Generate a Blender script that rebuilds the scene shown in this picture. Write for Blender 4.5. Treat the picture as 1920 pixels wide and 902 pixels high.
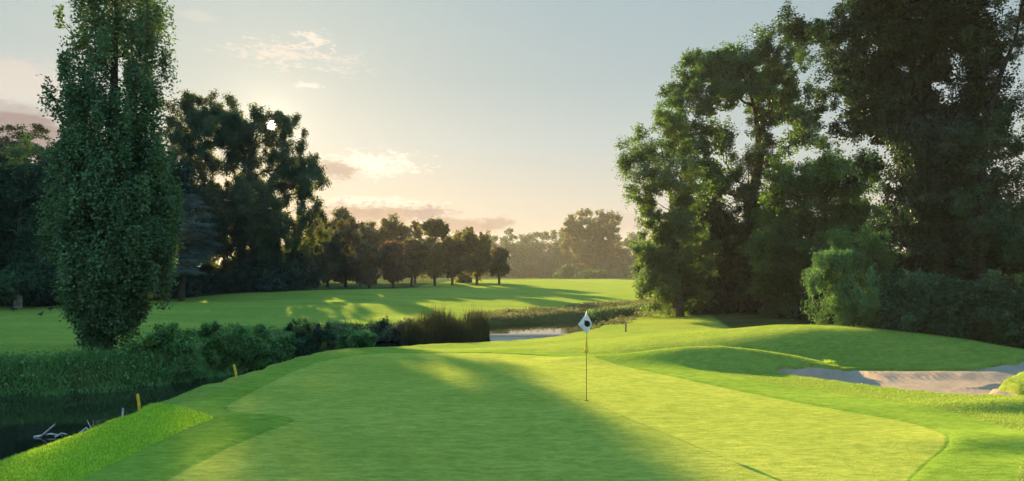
import bpy, math, random
import numpy as np
from mathutils import Vector

sc = bpy.context.scene
for o in list(bpy.data.objects):
    bpy.data.objects.remove(o)
COL = sc.collection
rng = np.random.default_rng(11)
random.seed(11)
R = math.radians

# ------------------------------------------------------------------ camera
CAM_H, F, HOR = 3.1, 1280.0, 510.0          # metres, pixels of a 1920 px wide frame
cam = bpy.data.objects.new('camera', bpy.data.cameras.new('camera'))
COL.objects.link(cam)
cam.location = (0, 0, CAM_H)
cam.rotation_euler = (R(90), 0, 0)
cam.data.sensor_width = 36
cam.data.lens = 36 * F / 1920
cam.data.shift_y = (HOR - 451) / 1920
cam.data.clip_start, cam.data.clip_end = 0.1, 4000
sc.camera = cam

# ------------------------------------------------------------------ sun, sky, exposure
SUN_AZ, SUN_EL = -19.45, 11.5               # degrees, azimuth from +Y towards +X
S = Vector((math.sin(R(SUN_AZ)) * math.cos(R(SUN_EL)), math.cos(R(SUN_AZ)) * math.cos(R(SUN_EL)), math.sin(R(SUN_EL))))
sl = bpy.data.lights.new('sun', 'SUN')
sl.energy, sl.angle, sl.color = 5.0, R(0.6), (1.0, 0.72, 0.32)
sun = bpy.data.objects.new('sun', sl)
COL.objects.link(sun)
sun.rotation_euler = (-S).to_track_quat('-Z', 'Y').to_euler()
EXPOSURE = 2.3
SKY_STRENGTH = 0.15
vs = sc.view_settings
vs.view_transform, vs.look, vs.gamma, vs.exposure = 'Standard', 'None', 1.0, EXPOSURE
vs.use_curve_mapping = False
HAZE_DENSITY = 0.0002
cy = sc.cycles
cy.use_denoising = True
try:
    cy.denoiser = 'OPENIMAGEDENOISE'
except Exception:
    pass
cy.max_bounces, cy.diffuse_bounces, cy.glossy_bounces, cy.transmission_bounces = 6, 3, 3, 4
cy.volume_bounces = 0
cy.sample_clamp_indirect = 6
cy.caustics_reflective = cy.caustics_refractive = False


class NT:
    """tiny node helper"""
    def __init__(s, tree):
        s.t = tree
        s.n = tree.nodes
        s.n.clear()

    def new(s, kind, **kw):
        nd = s.n.new(kind)
        for k, v in kw.items():
            setattr(nd, k, v)
        return nd

    def put(s, sock, v):
        if v is None:
            return
        if isinstance(v, bpy.types.NodeSocket):
            s.t.links.new(v, sock)
        else:
            if sock.type == 'RGBA' and len(v) == 3:
                v = (*v, 1)
            sock.default_value = v

    def math(s, op, a, b=None, c=None, clamp=False):
        nd = s.new('ShaderNodeMath', operation=op, use_clamp=clamp)
        for i, v in enumerate((a, b, c)):
            s.put(nd.inputs[i], v)
        return nd.outputs[0]

    def vmath(s, op, a, b=None, scale=None):
        nd = s.new('ShaderNodeVectorMath', operation=op)
        s.put(nd.inputs[0], a)
        s.put(nd.inputs[1], b)
        if scale is not None:
            s.put(nd.inputs['Scale'], scale)
        return nd.outputs['Value'] if op in ('DOT_PRODUCT', 'LENGTH', 'DISTANCE') else nd.outputs[0]

    def mix(s, f, a, b, mode='MIX'):
        nd = s.new('ShaderNodeMix', data_type='RGBA', blend_type=mode)
        s.put(nd.inputs[0], f)
        s.put(nd.inputs[6], a)
        s.put(nd.inputs[7], b)
        return nd.outputs[2]

    def smooth(s, v, lo, hi, a=0.0, b=1.0):
        nd = s.new('ShaderNodeMapRange', interpolation_type='SMOOTHSTEP')
        for i, q in enumerate((v, lo, hi, a, b)):
            s.put(nd.inputs[i], q)
        return nd.outputs[0]

    def noise(s, vec, scale, detail=4, rough=0.55, color=False):
        nd = s.new('ShaderNodeTexNoise')
        s.put(nd.inputs['Vector'], vec)
        nd.inputs['Scale'].default_value = scale
        nd.inputs['Detail'].default_value = detail
        nd.inputs['Roughness'].default_value = rough
        return nd.outputs['Color' if color else 'Fac']

    def comb(s, x, y, z):
        nd = s.new('ShaderNodeCombineXYZ')
        for i, v in enumerate((x, y, z)):
            s.put(nd.inputs[i], v)
        return nd.outputs[0]

    def sep(s, v):
        nd = s.new('ShaderNodeSeparateXYZ')
        s.put(nd.inputs[0], v)
        return nd.outputs


def px_dir(px, py):
    """azimuth / elevation in degrees of a direction in the photograph"""
    az = math.degrees(math.atan2(px - 960, F))
    el = math.degrees(math.atan2(HOR - py, math.hypot(px - 960, F)))
    return az, el


world = bpy.data.worlds.new('World')
sc.world = world
world.use_nodes = True
n = NT(world.node_tree)
sky = n.new('ShaderNodeTexSky', sky_type='NISHITA', sun_disc=False)
sky.sun_elevation = R(SUN_EL)
sky.sun_rotation = R(SUN_AZ)
sky.air_density, sky.dust_density, sky.ozone_density = 1.0, 1.2, 1.5
dirv = n.new('ShaderNodeTexCoord').outputs['Generated']
dirn = n.vmath('NORMALIZE', dirv)
dx, dy, dz = n.sep(dirn)
az = n.math('MULTIPLY', n.math('ARCTAN2', dx, dy), 180 / math.pi)
el = n.math('MULTIPLY', n.math('ARCSINE', dz), 180 / math.pi)
ca = n.vmath('DOT_PRODUCT', dirn, tuple(S))
ang = n.math('MULTIPLY', n.math('ARCCOSINE', n.math('MINIMUM', ca, 0.9999999)), 180 / math.pi)
# the band of sky low over the horizon: cream haze under pale grey blue, brighter round the sun
GK = 1.0 / (2 ** EXPOSURE)                    # radiance that shows as display value 1
ramp = n.new('ShaderNodeValToRGB')
cr = ramp.color_ramp
stops = [(0.0, (0.90, 0.70, 0.48)), (0.10, (0.93, 0.74, 0.54)), (0.24, (0.87, 0.77, 0.62)), (0.42, (0.71, 0.73, 0.68)),
         (0.62, (0.58, 0.64, 0.63)), (0.85, (0.52, 0.605, 0.62)), (1.0, (0.48, 0.575, 0.61))]
while len(cr.elements) < len(stops):
    cr.elements.new(0.5)
for e, (p, c) in zip(cr.elements, stops):
    e.position, e.color = p, (*c, 1)
n.put(ramp.inputs[0], n.math('DIVIDE', el, 25.0, clamp=True))
glow = n.math('POWER', n.math('DIVIDE', n.math('SUBTRACT', 40.0, ang), 40.0, clamp=True), 2.2)
band = n.mix(1.0, ramp.outputs[0], n.mix(glow, (0.80, 0.86, 0.90), (1.32, 1.18, 1.0)), 'MULTIPLY')
band = n.mix(n.smooth(az, 10, 40), band, n.mix(1.0, band, (0.86, 0.90, 0.93), 'MULTIPLY'))
# away from the sun the low sky is a cool pale blue
band = n.mix(n.smooth(ang, 62, 110), band, n.mix(n.math('DIVIDE', el, 30.0, clamp=True), (0.52, 0.66, 0.74), (0.40, 0.60, 0.74)))
# clouds
cvec = n.comb(n.math('MULTIPLY', az, 0.32), n.math('MULTIPLY', el, 0.75), 0.0)
cn = n.noise(cvec, 1.0, 6, 0.6)
cn2 = n.noise(n.vmath('ADD', cvec, (7.3, 2.1, 0.0)), 2.6, 5, 0.6)


cn3 = n.noise(n.vmath('MULTIPLY', n.vmath('ADD', cvec, (1.7, 5.1, 0.0)), (1.0, 1.25, 1.0)), 5.5, 6, 0.66)


def cloud(px, py, rx, ry, col, dens, amp=1.6, thr=(0.0, 0.55), fine=False):
    global band
    a0, e0 = px_dir(px, py)
    ra, re = rx / F * 57.3, ry / F * 57.3
    u = n.math('DIVIDE', n.math('SUBTRACT', az, a0), ra)
    v = n.math('DIVIDE', n.math('SUBTRACT', el, e0), re)
    d = n.vmath('LENGTH', n.comb(u, v, 0.0))
    m = n.math('SUBTRACT', 1.0, d)
    m = n.math('ADD', m, n.math('MULTIPLY', n.math('SUBTRACT', n.math('ADD', n.math('MULTIPLY', cn2 if fine else cn, 0.55), n.math('MULTIPLY', cn3 if fine else cn2, 0.45)), 0.5), amp * 2))
    m = n.smooth(m, thr[0], thr[1], 0.0, dens)
    band = n.mix(m, band, col)


WARM, MAUVE, HOT, PALE = (1.0, 0.80, 0.60), (0.50, 0.36, 0.28), (1.25, 1.10, 0.85), (0.86, 0.76, 0.66)
cloud(525, 100, 120, 30, (0.98, 0.84, 0.68), 0.75, 3.4, (0.25, 1.1), True)
cloud(588, 74, 46, 18, (1.02, 0.88, 0.72), 0.85, 3.2, (0.2, 1.0), True)
cloud(640, 120, 70, 30, (0.92, 0.82, 0.70), 0.5, 3.2, (0.2, 1.1), True)
cloud(580, 161, 32, 8, (1.0, 0.93, 0.80), 0.9, 2.4, (0.1, 0.9), True)
cloud(20, 150, 110, 40, (0.92, 0.74, 0.62), 0.45)
cloud(360, 30, 40, 10, PALE, 0.35)
cloud(30, 245, 110, 46, (0.40, 0.30, 0.28), 0.95, 0.9)
cloud(40, 206, 130, 7, (0.62, 0.55, 0.50), 0.6)
cloud(690, 308, 120, 28, HOT, 1.0, 2.4, (0.0, 0.9), True)
cloud(625, 318, 64, 22, (0.66, 0.50, 0.38), 0.95, 2.0, (0.0, 0.7), True)
cloud(700, 380, 150, 14, HOT, 0.5)
cloud(655, 403, 140, 28, (0.66, 0.48, 0.36), 0.85, 2.2, (0.0, 0.7), True)
cloud(740, 400, 110, 14, (0.60, 0.42, 0.30), 0.8)
cloud(800, 400, 46, 20, (0.56, 0.42, 0.35), 0.9, 2.2, (0.0, 0.7), True)
cloud(860, 424, 110, 18, (0.58, 0.41, 0.31), 0.85)
cloud(930, 418, 45, 14, (0.54, 0.39, 0.31), 0.8)
cloud(1170, 415, 60, 22, (0.66, 0.52, 0.44), 0.5)
# the sun's own disc and the bright air close round it
hot = n.smooth(ang, 0.22, 0.44, 12.0, 0.0)
aur = n.math('ADD', n.math('MULTIPLY', n.math('POWER', 2.718, n.math('MULTIPLY', ang, -0.9)), 0.6),
             n.math('MULTIPLY', n.math('POWER', 2.718, n.math('MULTIPLY', ang, -0.20)), 0.12))
addc = n.vmath('ADD', n.vmath('SCALE', (1.0, 0.86, 0.60), scale=aur), n.vmath('SCALE', (1.0, 0.88, 0.62), scale=hot))
addc = n.vmath('ADD', addc, n.vmath('SCALE', (1.0, 0.62, 0.22), scale=n.smooth(ang, 0.35, 1.1, 0.5, 0.0)))
band = n.vmath('ADD', band, addc)
band = n.vmath('SCALE', band, scale=GK / SKY_STRENGTH)
upper = n.vmath('MULTIPLY', sky.outputs[0], (0.72, 1.12, 1.12))   # clear sky overhead, out of view; tint added to turn the shade teal
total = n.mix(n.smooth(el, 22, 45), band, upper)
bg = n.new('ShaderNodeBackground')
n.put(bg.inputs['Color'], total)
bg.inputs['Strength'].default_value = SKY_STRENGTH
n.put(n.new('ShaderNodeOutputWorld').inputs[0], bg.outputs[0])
world.cycles.sampling_method = 'MANUAL'
world.cycles.sample_map_resolution = 512


# ------------------------------------------------------------------ materials
def new_mat(name):
    m = bpy.data.materials.new(name)
    m.use_nodes = True
    return m, NT(m.node_tree)


def out(n, sh):
    n.put(n.new('ShaderNodeOutputMaterial').inputs[0], sh)


def attr(n, name):
    return n.new('ShaderNodeAttribute', attribute_name=name).outputs['Fac']


def mixsh(n, f, a, b):
    nd = n.new('ShaderNodeMixShader')
    n.put(nd.inputs[0], f)
    n.put(nd.inputs[1], a)
    n.put(nd.inputs[2], b)
    return nd.outputs[0]


def simple(name, col, rough=0.6, var=0.0, scale=8.0, metal=0.0, spec=0.3):
    m, n = new_mat(name)
    p = n.new('ShaderNodeBsdfPrincipled')
    c = col
    if var:
        pos = n.new('ShaderNodeTexCoord').outputs['Object']
        f = n.smooth(n.noise(pos, scale, 5), 0.3, 0.7)
        c = n.mix(f, tuple(v * (1 - var) for v in col), tuple(min(1, v * (1 + var)) for v in col))
    n.put(p.inputs['Base Color'], c)
    p.inputs['Roughness'].default_value = rough
    p.inputs['Metallic'].default_value = metal
    p.inputs['Specular IOR Level'].default_value = spec
    out(n, p.outputs[0])
    return m


def leaf_mat(name, col, trans=None, tw=0.45, gloss=0.04, hue=0.5):
    """leaf: diffuse front, light passing through, a little waxy shine; each leaf its own tint"""
    m, n = new_mat(name)
    r = attr(n, 'rnd')
    c2 = trans or (min(1, col[0] * 2.1), min(1, col[1] * 1.7), col[2] * 0.7)
    c = n.mix(r, tuple(v * (1 - hue) for v in col), tuple(min(1, v * (1 + hue)) for v in col))
    t = n.mix(r, tuple(v * (1 - hue) for v in c2), tuple(min(1, v * (1 + hue)) for v in c2))
    d = n.new('ShaderNodeBsdfDiffuse')
    n.put(d.inputs[0], c)
    tr = n.new('ShaderNodeBsdfTranslucent')
    n.put(tr.inputs[0], t)
    g = n.new('ShaderNodeBsdfGlossy')
    g.inputs['Roughness'].default_value = 0.45
    n.put(g.inputs[0], (0.8, 0.85, 0.8))
    out(n, mixsh(n, gloss, mixsh(n, tw, d.outputs[0], tr.outputs[0]), g.outputs[0]))
    return m


def turf_normal(n, k, scale=160.0):
    """the turf is a pile of upright blades: its small faces look every way"""
    geo = n.new('ShaderNodeNewGeometry')
    v = n.noise(geo.outputs['Position'], scale, 1, 0.5, color=True)
    v = n.vmath('SUBTRACT', v, (0.5, 0.5, 0.5))
    v = n.vmath('MULTIPLY', v, (k, k, 0.0))
    return n.vmath('NORMALIZE', n.vmath('ADD', geo.outputs['Normal'], v)), geo.outputs['Position']


def turf_cols(n, pos, dark, light, s1=0.25, s2=2.2, s3=14.0):
    st = n.vmath('MULTIPLY', pos, (0.45, 1.0, 1.0))
    f = n.math('ADD', n.math('MULTIPLY', n.noise(st, s1, 3), 0.40), n.math('MULTIPLY', n.noise(st, s2, 5, 0.65), 0.35))
    f = n.math('ADD', f, n.math('MULTIPLY', n.noise(pos, s3, 3, 0.7), 0.25))
    c = n.mix(n.smooth(f, 0.40, 0.60), dark, light)
    gr = n.math('ADD', n.math('MULTIPLY', n.noise(n.vmath('MULTIPLY', pos, (0.35, 1.0, 1.0)), 9.0, 4, 0.75), 0.6), n.math('MULTIPLY', n.noise(pos, 45.0, 4, 0.85), 0.4))
    return n.mix(1.0, c, n.mix(n.smooth(gr, 0.36, 0.64), (0.70, 0.74, 0.66), (1.26, 1.20, 1.16)), 'MULTIPLY')


def turf_mat(name, zones):
    """zones: list of (attribute or None, dark, light)"""
    m, n = new_mat(name)
    nor, pos = turf_normal(n, 5.0)
    c = None
    for a, dk, lt in zones:
        z = turf_cols(n, pos, dk, lt)
        c = z if c is None else n.mix(n.smooth(n.math('ADD', attr(n, a), n.math('MULTIPLY', n.math('SUBTRACT', n.noise(pos, 3.0, 4), 0.5), 0.5)), 0.35, 0.65), c, z)
    d = n.new('ShaderNodeBsdfDiffuse')
    n.put(d.inputs['Color'], c)
    n.put(d.inputs['Normal'], nor)
    sh = n.new('ShaderNodeBsdfSheen')
    n.put(sh.inputs['Color'], c)
    sh.inputs['Roughness'].default_value = 0.5
    out(n, mixsh(n, 0.15, d.outputs[0], sh.outputs[0]))
    return m


M = {}
M['turf'] = turf_mat('turf', [(None, (0.17, 0.25, 0.045), (0.255, 0.325, 0.062)),
                              ('strip', (0.20, 0.36, 0.025), (0.30, 0.46, 0.04)),
                              ('collar', (0.155, 0.26, 0.034), (0.225, 0.335, 0.05)),
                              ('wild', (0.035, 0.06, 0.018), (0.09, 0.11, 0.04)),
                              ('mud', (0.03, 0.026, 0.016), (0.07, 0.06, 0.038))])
M['green'] = turf_mat('green', [(None, (0.14, 0.245, 0.032), (0.20, 0.31, 0.046)), ('inner', (0.26, 0.33, 0.056), (0.345, 0.395, 0.075))])  # outer zone darker: shadow line of the fringe lip put into the colour


def sand_mat():
    m, n = new_mat('sand')
    geo = n.new('ShaderNodeNewGeometry')
    pos = geo.outputs['Position']
    f = n.math('ADD', n.math('MULTIPLY', n.noise(pos, 1.2, 5, 0.6), 0.5), n.math('MULTIPLY', n.noise(pos, 16, 5, 0.7), 0.5))
    c = n.mix(n.smooth(f, 0.35, 0.65), (0.26, 0.20, 0.15), (0.36, 0.28, 0.21))
    # rake lines
    w = n.new('ShaderNodeTexWave', wave_type='BANDS', bands_direction='X')
    n.put(w.inputs['Vector'], n.vmath('ADD', n.vmath('MULTIPLY', pos, (0.55, 1.0, 0.0)), n.vmath('SCALE', n.noise(pos, 0.35, 2, 0.5, color=True), scale=1.4)))
    w.inputs['Scale'].default_value = 2.2
    w.inputs['Distortion'].default_value = 1.5
    w.inputs['Detail'].default_value = 2
    b = n.new('ShaderNodeBump')
    b.inputs['Strength'].default_value = 0.32
    b.inputs['Distance'].default_value = 0.05
    n.put(b.inputs['Height'], n.math('ADD', n.math('MULTIPLY', w.outputs['Fac'], 0.4), n.math('ADD', n.noise(pos, 9, 5, 0.7), n.math('MULTIPLY', n.noise(pos, 2.5, 3, 0.6), 1.0))))
    d = n.new('ShaderNodeBsdfDiffuse')
    n.put(d.inputs[0], c)
    n.put(d.inputs['Normal'], b.outputs[0])
    out(n, d.outputs[0])
    return m


M['sand'] = sand_mat()


def water_mat():
    m, n = new_mat('water')
    pos = n.new('ShaderNodeNewGeometry').outputs['Position']
    p = n.new('ShaderNodeBsdfPrincipled')
    n.put(p.inputs['Base Color'], n.mix(n.smooth(n.noise(pos, 0.6, 4), 0.4, 0.65), (0.008, 0.012, 0.007), (0.022, 0.026, 0.014)))
    p.inputs['Roughness'].default_value = 0.02
    p.inputs['IOR'].default_value = 1.333
    b = n.new('ShaderNodeBump')
    b.inputs['Strength'].default_value = 0.14
    b.inputs['Distance'].default_value = 0.02
    n.put(b.inputs['Height'], n.math('ADD', n.noise(n.vmath('MULTIPLY', pos, (1, 0.7, 1)), 3.0, 3), n.math('MULTIPLY', n.noise(pos, 0.8, 2), 2.0)))
    n.put(p.inputs['Normal'], b.outputs[0])
    out(n, p.outputs[0])
    return m


M['water'] = water_mat()
M['bark'] = simple('bark', (0.055, 0.042, 0.030), 0.9, 0.5, 6)
M['dark_bark'] = simple('dark_bark', (0.022, 0.018, 0.013), 0.9, 0.5, 6)
M['pale_bark'] = simple('pale_bark', (0.30, 0.29, 0.25), 0.85, 0.4, 3)
M['grey_bark'] = simple('grey_bark', (0.09, 0.075, 0.055), 0.9, 0.5, 5)
M['dead_wood'] = simple('dead_wood', (0.48, 0.46, 0.42), 0.85, 0.4, 9)
M['poplar'] = leaf_mat('poplar', (0.082, 0.168, 0.056), (0.075, 0.13, 0.025), 0.35)
M['sunleaf'] = leaf_mat('sunleaf', (0.036, 0.075, 0.024), (0.10, 0.12, 0.018))
M['darkleaf'] = leaf_mat('darkleaf', (0.028, 0.080, 0.030), (0.05, 0.11, 0.02), 0.4)
M['blackleaf'] = leaf_mat('blackleaf', (0.014, 0.040, 0.020), (0.025, 0.055, 0.014), 0.35)
M['cedar'] = leaf_mat('cedar', (0.075, 0.115, 0.100), (0.06, 0.09, 0.06), 0.2)
M['rimleaf'] = leaf_mat('rimleaf', (0.042, 0.098, 0.030), (0.10, 0.18, 0.025), 0.5, 0.06)
M['ash'] = leaf_mat('ash', (0.034, 0.095, 0.028), (0.07, 0.155, 0.022), 0.45)
M['ivy'] = leaf_mat('ivy', (0.022, 0.065, 0.022), (0.05, 0.09, 0.02), 0.3, 0.07)
M['yellowleaf'] = leaf_mat('yellowleaf', (0.045, 0.110, 0.026), (0.13, 0.25, 0.025), 0.5)
M['willow'] = leaf_mat('willow', (0.080, 0.185, 0.060), (0.10, 0.21, 0.04), 0.4)
M['copper'] = leaf_mat('copper', (0.060, 0.042, 0.030), (0.14, 0.07, 0.03), 0.45)
M['rowleaf'] = leaf_mat('rowleaf', (0.055, 0.072, 0.024), (0.17, 0.16, 0.03), 0.45)
M['rowdark'] = leaf_mat('rowdark', (0.040, 0.050, 0.020), (0.11, 0.10, 0.02), 0.45)
M['bush'] = leaf_mat('bush', (0.085, 0.22, 0.034), (0.13, 0.28, 0.022), 0.4, 0.06)
M['scrub'] = leaf_mat('scrub', (0.085, 0.105, 0.050), (0.14, 0.15, 0.05), 0.4)
M['reed'] = leaf_mat('reed', (0.026, 0.036, 0.012), (0.04, 0.045, 0.012), 0.3)
M['blade'] = leaf_mat('blade', (0.19, 0.33, 0.038), (0.25, 0.35, 0.03), 0.5, 0.03)
M['stripblade'] = leaf_mat('stripblade', (0.30, 0.52, 0.035), (0.40, 0.56, 0.03), 0.5, 0.03)
M['bankblade'] = leaf_mat('bankblade', (0.125, 0.28, 0.070), (0.16, 0.30, 0.05), 0.4, 0.03)


# ------------------------------------------------------------------ object helpers
def mesh_np(name, verts, faces, mat, parent=None, smooth=False, fattr=None, vattr=None):
    """faces: (n,k) int array"""
    me = bpy.data.meshes.new(name)
    verts = np.asarray(verts, np.float32)
    faces = np.asarray(faces, np.int32)
    k = faces.shape[1]
    me.vertices.add(len(verts))
    me.vertices.foreach_set('co', verts.ravel())
    me.loops.add(faces.size)
    me.loops.foreach_set('vertex_index', faces.ravel())
    me.polygons.add(len(faces))
    me.polygons.foreach_set('loop_start', np.arange(0, faces.size, k, dtype=np.int32))
    me.polygons.foreach_set('use_smooth', np.full(len(faces), smooth))
    me.update(calc_edges=True)
    for nm, arr in (fattr or {}).items():
        a = me.attributes.new(nm, 'FLOAT', 'FACE')
        a.data.foreach_set('value', np.asarray(arr, np.float32))
    for nm, arr in (vattr or {}).items():
        a = me.attributes.new(nm, 'FLOAT', 'POINT')
        a.data.foreach_set('value', np.asarray(arr, np.float32))
    me.materials.append(mat)
    ob = bpy.data.objects.new(name, me)
    COL.objects.link(ob)
    if parent:
        ob.parent = parent
    return ob


def thing(name, label, cat, loc, group=None):
    o = bpy.data.objects.new(name, None)
    o.empty_display_size = 0.3
    COL.objects.link(o)
    o.location = loc
    o['label'], o['category'] = label, cat
    if group:
        o['group'] = group
    return o


def tag(o, label=None, cat=None, group=None, kind=None):
    for k, v in (('label', label), ('category', cat), ('group', group), ('kind', kind)):
        if v:
            o[k] = v
    return o


class Geo:
    """collects tubes, lathes and boxes (quads and triangles) into one mesh"""
    def __init__(s):
        s.v, s.f = [], []

    def tube(s, pts, rad, seg=6, cap=True):
        pts = [Vector(p) for p in pts]
        b0 = len(s.v)
        up = Vector((0.13, 0.21, 1)).normalized()
        for i, p in enumerate(pts):
            t = (pts[min(i + 1, len(pts) - 1)] - pts[max(i - 1, 0)]).normalized()
            a = t.cross(up)
            if a.length < 0.05:
                a = t.cross(Vector((1, 0, 0)))
            a.normalize()
            b = t.cross(a)
            for k in range(seg):
                w = 2 * math.pi * k / seg
                s.v.append(tuple(p + (a * math.cos(w) + b * math.sin(w)) * rad[i]))
        for i in range(len(pts) - 1):
            for k in range(seg):
                q = b0 + i * seg
                s.f.append((q + k, q + (k + 1) % seg, q + seg + (k + 1) % seg, q + seg + k))
        if cap:
            s.f.append(tuple(b0 + k for k in range(seg))[::-1])
            s.f.append(tuple(b0 + (len(pts) - 1) * seg + k for k in range(seg)))

    def build(s, name, mat, parent=None, smooth=True):
        me = bpy.data.meshes.new(name)
        me.from_pydata(s.v, [], s.f)
        me.polygons.foreach_set('use_smooth', np.full(len(me.polygons), smooth))
        me.materials.append(mat)
        ob = bpy.data.objects.new(name, me)
        COL.objects.link(ob)
        if parent:
            ob.parent = parent
        return ob


def unit(a):
    return a / np.maximum(np.linalg.norm(a, axis=-1, keepdims=True), 1e-9)


def leaf_quads(p, L, W, up=0.5, outward=None, hang=0.0):
    """p (n,3) centres -> verts, faces of rhombic leaves"""
    m = len(p)
    nrm = rng.normal(size=(m, 3))
    nrm[:, 2] = np.abs(nrm[:, 2]) * (1 + up)
    if outward is not None:
        nrm += outward * 0.7
    nrm = unit(nrm)
    t = rng.normal(size=(m, 3))
    t[:, 2] -= hang * 2.5
    t = unit(t - nrm * np.sum(t * nrm, 1, keepdims=True))
    b = np.cross(nrm, t)
    l = (L * rng.uniform(0.65, 1.3, m))[:, None]
    w = (W * rng.uniform(0.65, 1.3, m))[:, None]
    fold = nrm * w * 0.18
    v = np.stack([p - t * l * 0.5, p + b * w * 0.5 - t * l * 0.08 + fold, p + t * l * 0.5, p - b * w * 0.5 - t * l * 0.08 + fold], 1).reshape(-1, 3)
    return v, np.arange(4 * m).reshape(m, 4)


def blades(p, h, w, lean=0.35, bend=None):
    """upright grass blades, one triangle each"""
    m = len(p)
    a = rng.uniform(0, 2 * math.pi, m)
    side = np.stack([np.cos(a), np.sin(a), np.zeros(m)], 1) * (w * rng.uniform(0.7, 1.3, m))[:, None] * 0.5
    hh = h * rng.uniform(0.55, 1.25, m)
    tip = p + np.stack([rng.normal(size=m) * lean * hh, rng.normal(size=m) * lean * hh, hh], 1)
    v = np.stack([p - side, p + side, tip], 1).reshape(-1, 3)
    return v, np.arange(3 * m).reshape(m, 3)


# ------------------------------------------------------------------ the lie of the land
def W(px, py, d):
    """point seen at a pixel of the photograph at distance d"""
    return np.array(((px - 960) / F * d, d, CAM_H - (py - HOR) / F * d))


def sstep(v, a, b):
    t = np.clip((v - a) / (b - a), 0, 1)
    return t * t * (3 - 2 * t)


CTRL = [(-8, 6, 0), (-8, 14, 0), (-8, 22, 0), (0, 5, 0), (0, 14, 0), (0, 22, 0), (0, 29, 0), (-6, 29, 0), (7, 6, 0.0), (7, 14, 0), (5, 20, 0),
        (4, 29, -0.1), (12, 10, 0.05), (12, 16, 0), (20, 14, 0.1), (20, 20, 0), (0, -20, 0), (20, -20, 0), (-20, -20, -0.2), (40, 0, 0.2),
        (-22, 8, -0.3), (-40, 10, -0.4), (-20, 30, -0.55), (-30, 32, -0.5), (-15, 33, -0.6), (-45, 40, -0.4), (-43, 58, -0.1), (-38, 74, -0.1),
        (-60, 60, -0.1), (-70, 90, 0), (-26, 85, 1.05), (-33, 88, 0.45), (-28, 60, 0.1), (-11.5, 46, -0.2), (-13, 65, 0.5), (-14, 108, 0.6),
        (-30, 115, 0.7), (-3, 130, 1.2), (-50, 140, 0.8), (20, 190, 1.1), (27, 150, 0.8), (20, 95, 0.45), (2, 66, 0.08), (-3, 52, -0.78), (0, 55.5, -0.76), (4.5, 58.5, -0.72), (2, 61, -0.35), (10, 63, -0.5), (-8, 48.5, -0.5), (-5, 62, 0.0), (8, 85, 0.35),
        (0, 100, 0.55), (60, 200, 1.0), (-60, 220, 1.3), (0, 270, 0.3), (9.5, 42, 0.05), (14, 44, 0.05), (22, 42, 0.05), (15, 50, 0.1),
        (20, 29, 0.0), (26, 30, -0.05), (35, 40, 0.1), (22, 62, 0.2), (40, 70, 0.4), (60, 100, 0.6), (120, 150, 1), (-120, 150, 0.5), (200, 300, 0),
        (-200, 300, 0.4), (150, 450, -1.5), (-150, 450, -1.2), (0, 800, -1.5), (0, 480, -1.8), (1, 31, -0.25), (-1, 34, -0.7), (-4, 34, -0.8), (-3, 36.5, -1.1), (0, 38, -0.95), (3.3, 36, -0.5), (3.6, 41, -0.8), (7, 36, -0.1), (7.4, 44, -0.35), (9.6, 51, -0.35)]
CTRL = np.array(CTRL, float)


def poly_dist(x, y, P, closed=False, extra=None):
    """distance to a polyline, interpolated extra values at the nearest point"""
    best = np.full(x.shape, 1e9)
    ex = None if extra is None else [np.zeros(x.shape) for _ in extra]
    m = len(P)
    for i in range(m if closed else m - 1):
        ax, ay = P[i][:2]
        bx, by = P[(i + 1) % m][:2]
        ux, uy = bx - ax, by - ay
        t = np.clip(((x - ax) * ux + (y - ay) * uy) / (ux * ux + uy * uy), 0, 1)
        d = np.hypot(x - ax - t * ux, y - ay - t * uy)
        k = d < best
        best = np.where(k, d, best)
        if ex is not None:
            for q, e in enumerate(extra):
                ex[q] = np.where(k, e[i] + t * (e[(i + 1) % m] - e[i]), ex[q])
    return (best, ex) if ex is not None else best


def inside(x, y, P):
    c = np.zeros(x.shape, bool)
    m = len(P)
    for i in range(m):
        ax, ay = P[i][:2]
        bx, by = P[(i + 1) % m][:2]
        if ay == by:
            continue
        k = ((ay > y) != (by > y)) & (x < (bx - ax) * (y - ay) / (by - ay) + ax)
        c ^= k
    return c


def sdf(x, y, P):
    d = poly_dist(x, y, P, True)
    return np.where(inside(x, y, P), d, -d)        # positive inside


def chaikin(P, it=2):
    P = [np.array(p, float) for p in P]
    for _ in range(it):
        Q = []
        for i in range(len(P)):
            a, b = P[i], P[(i + 1) % len(P)]
            Q += [a * .75 + b * .25, a * .25 + b * .75]
        P = Q
    return P


def chaikin_open(P, it=2):
    P = [np.array(p, float) for p in P]
    for _ in range(it):
        Q = [P[0]]
        for a, b in zip(P, P[1:]):
            Q += [a * .75 + b * .25, a * .25 + b * .75]
        P = Q + [P[-1]]
    return P


WATER_Z = -1.5
STREAM = chaikin([(-9.4, -2), (-9.4, 10), (-9.4, 18), (-9.3, 22), (-9.0, 26), (-8.6, 30), (-7.4, 35), (-5.0, 37.2), (-2, 38.4), (1.5, 40.4), (4.2, 43.6), (6.2, 47.6), (8.4, 52), (11.4, 58), (20, 66), (44, 80),
                  (44, 85), (18, 69), (10.5, 60.5), (4.2, 55.0), (-1.7, 49.6), (-5.5, 45.6), (-9.5, 44), (-11.8, 41), (-12.4, 36), (-12.7, 31), (-14.5, 26.7), (-18.8, 25.2), (-30, 24), (-62, 22), (-62, -2)], 2)


def water_z(y):
    """the upper pool lies half a metre higher, a riffle lets it down to the dark lower pool"""
    return WATER_Z + 0.55 * sstep(y, 41.0, 44.5)


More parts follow.
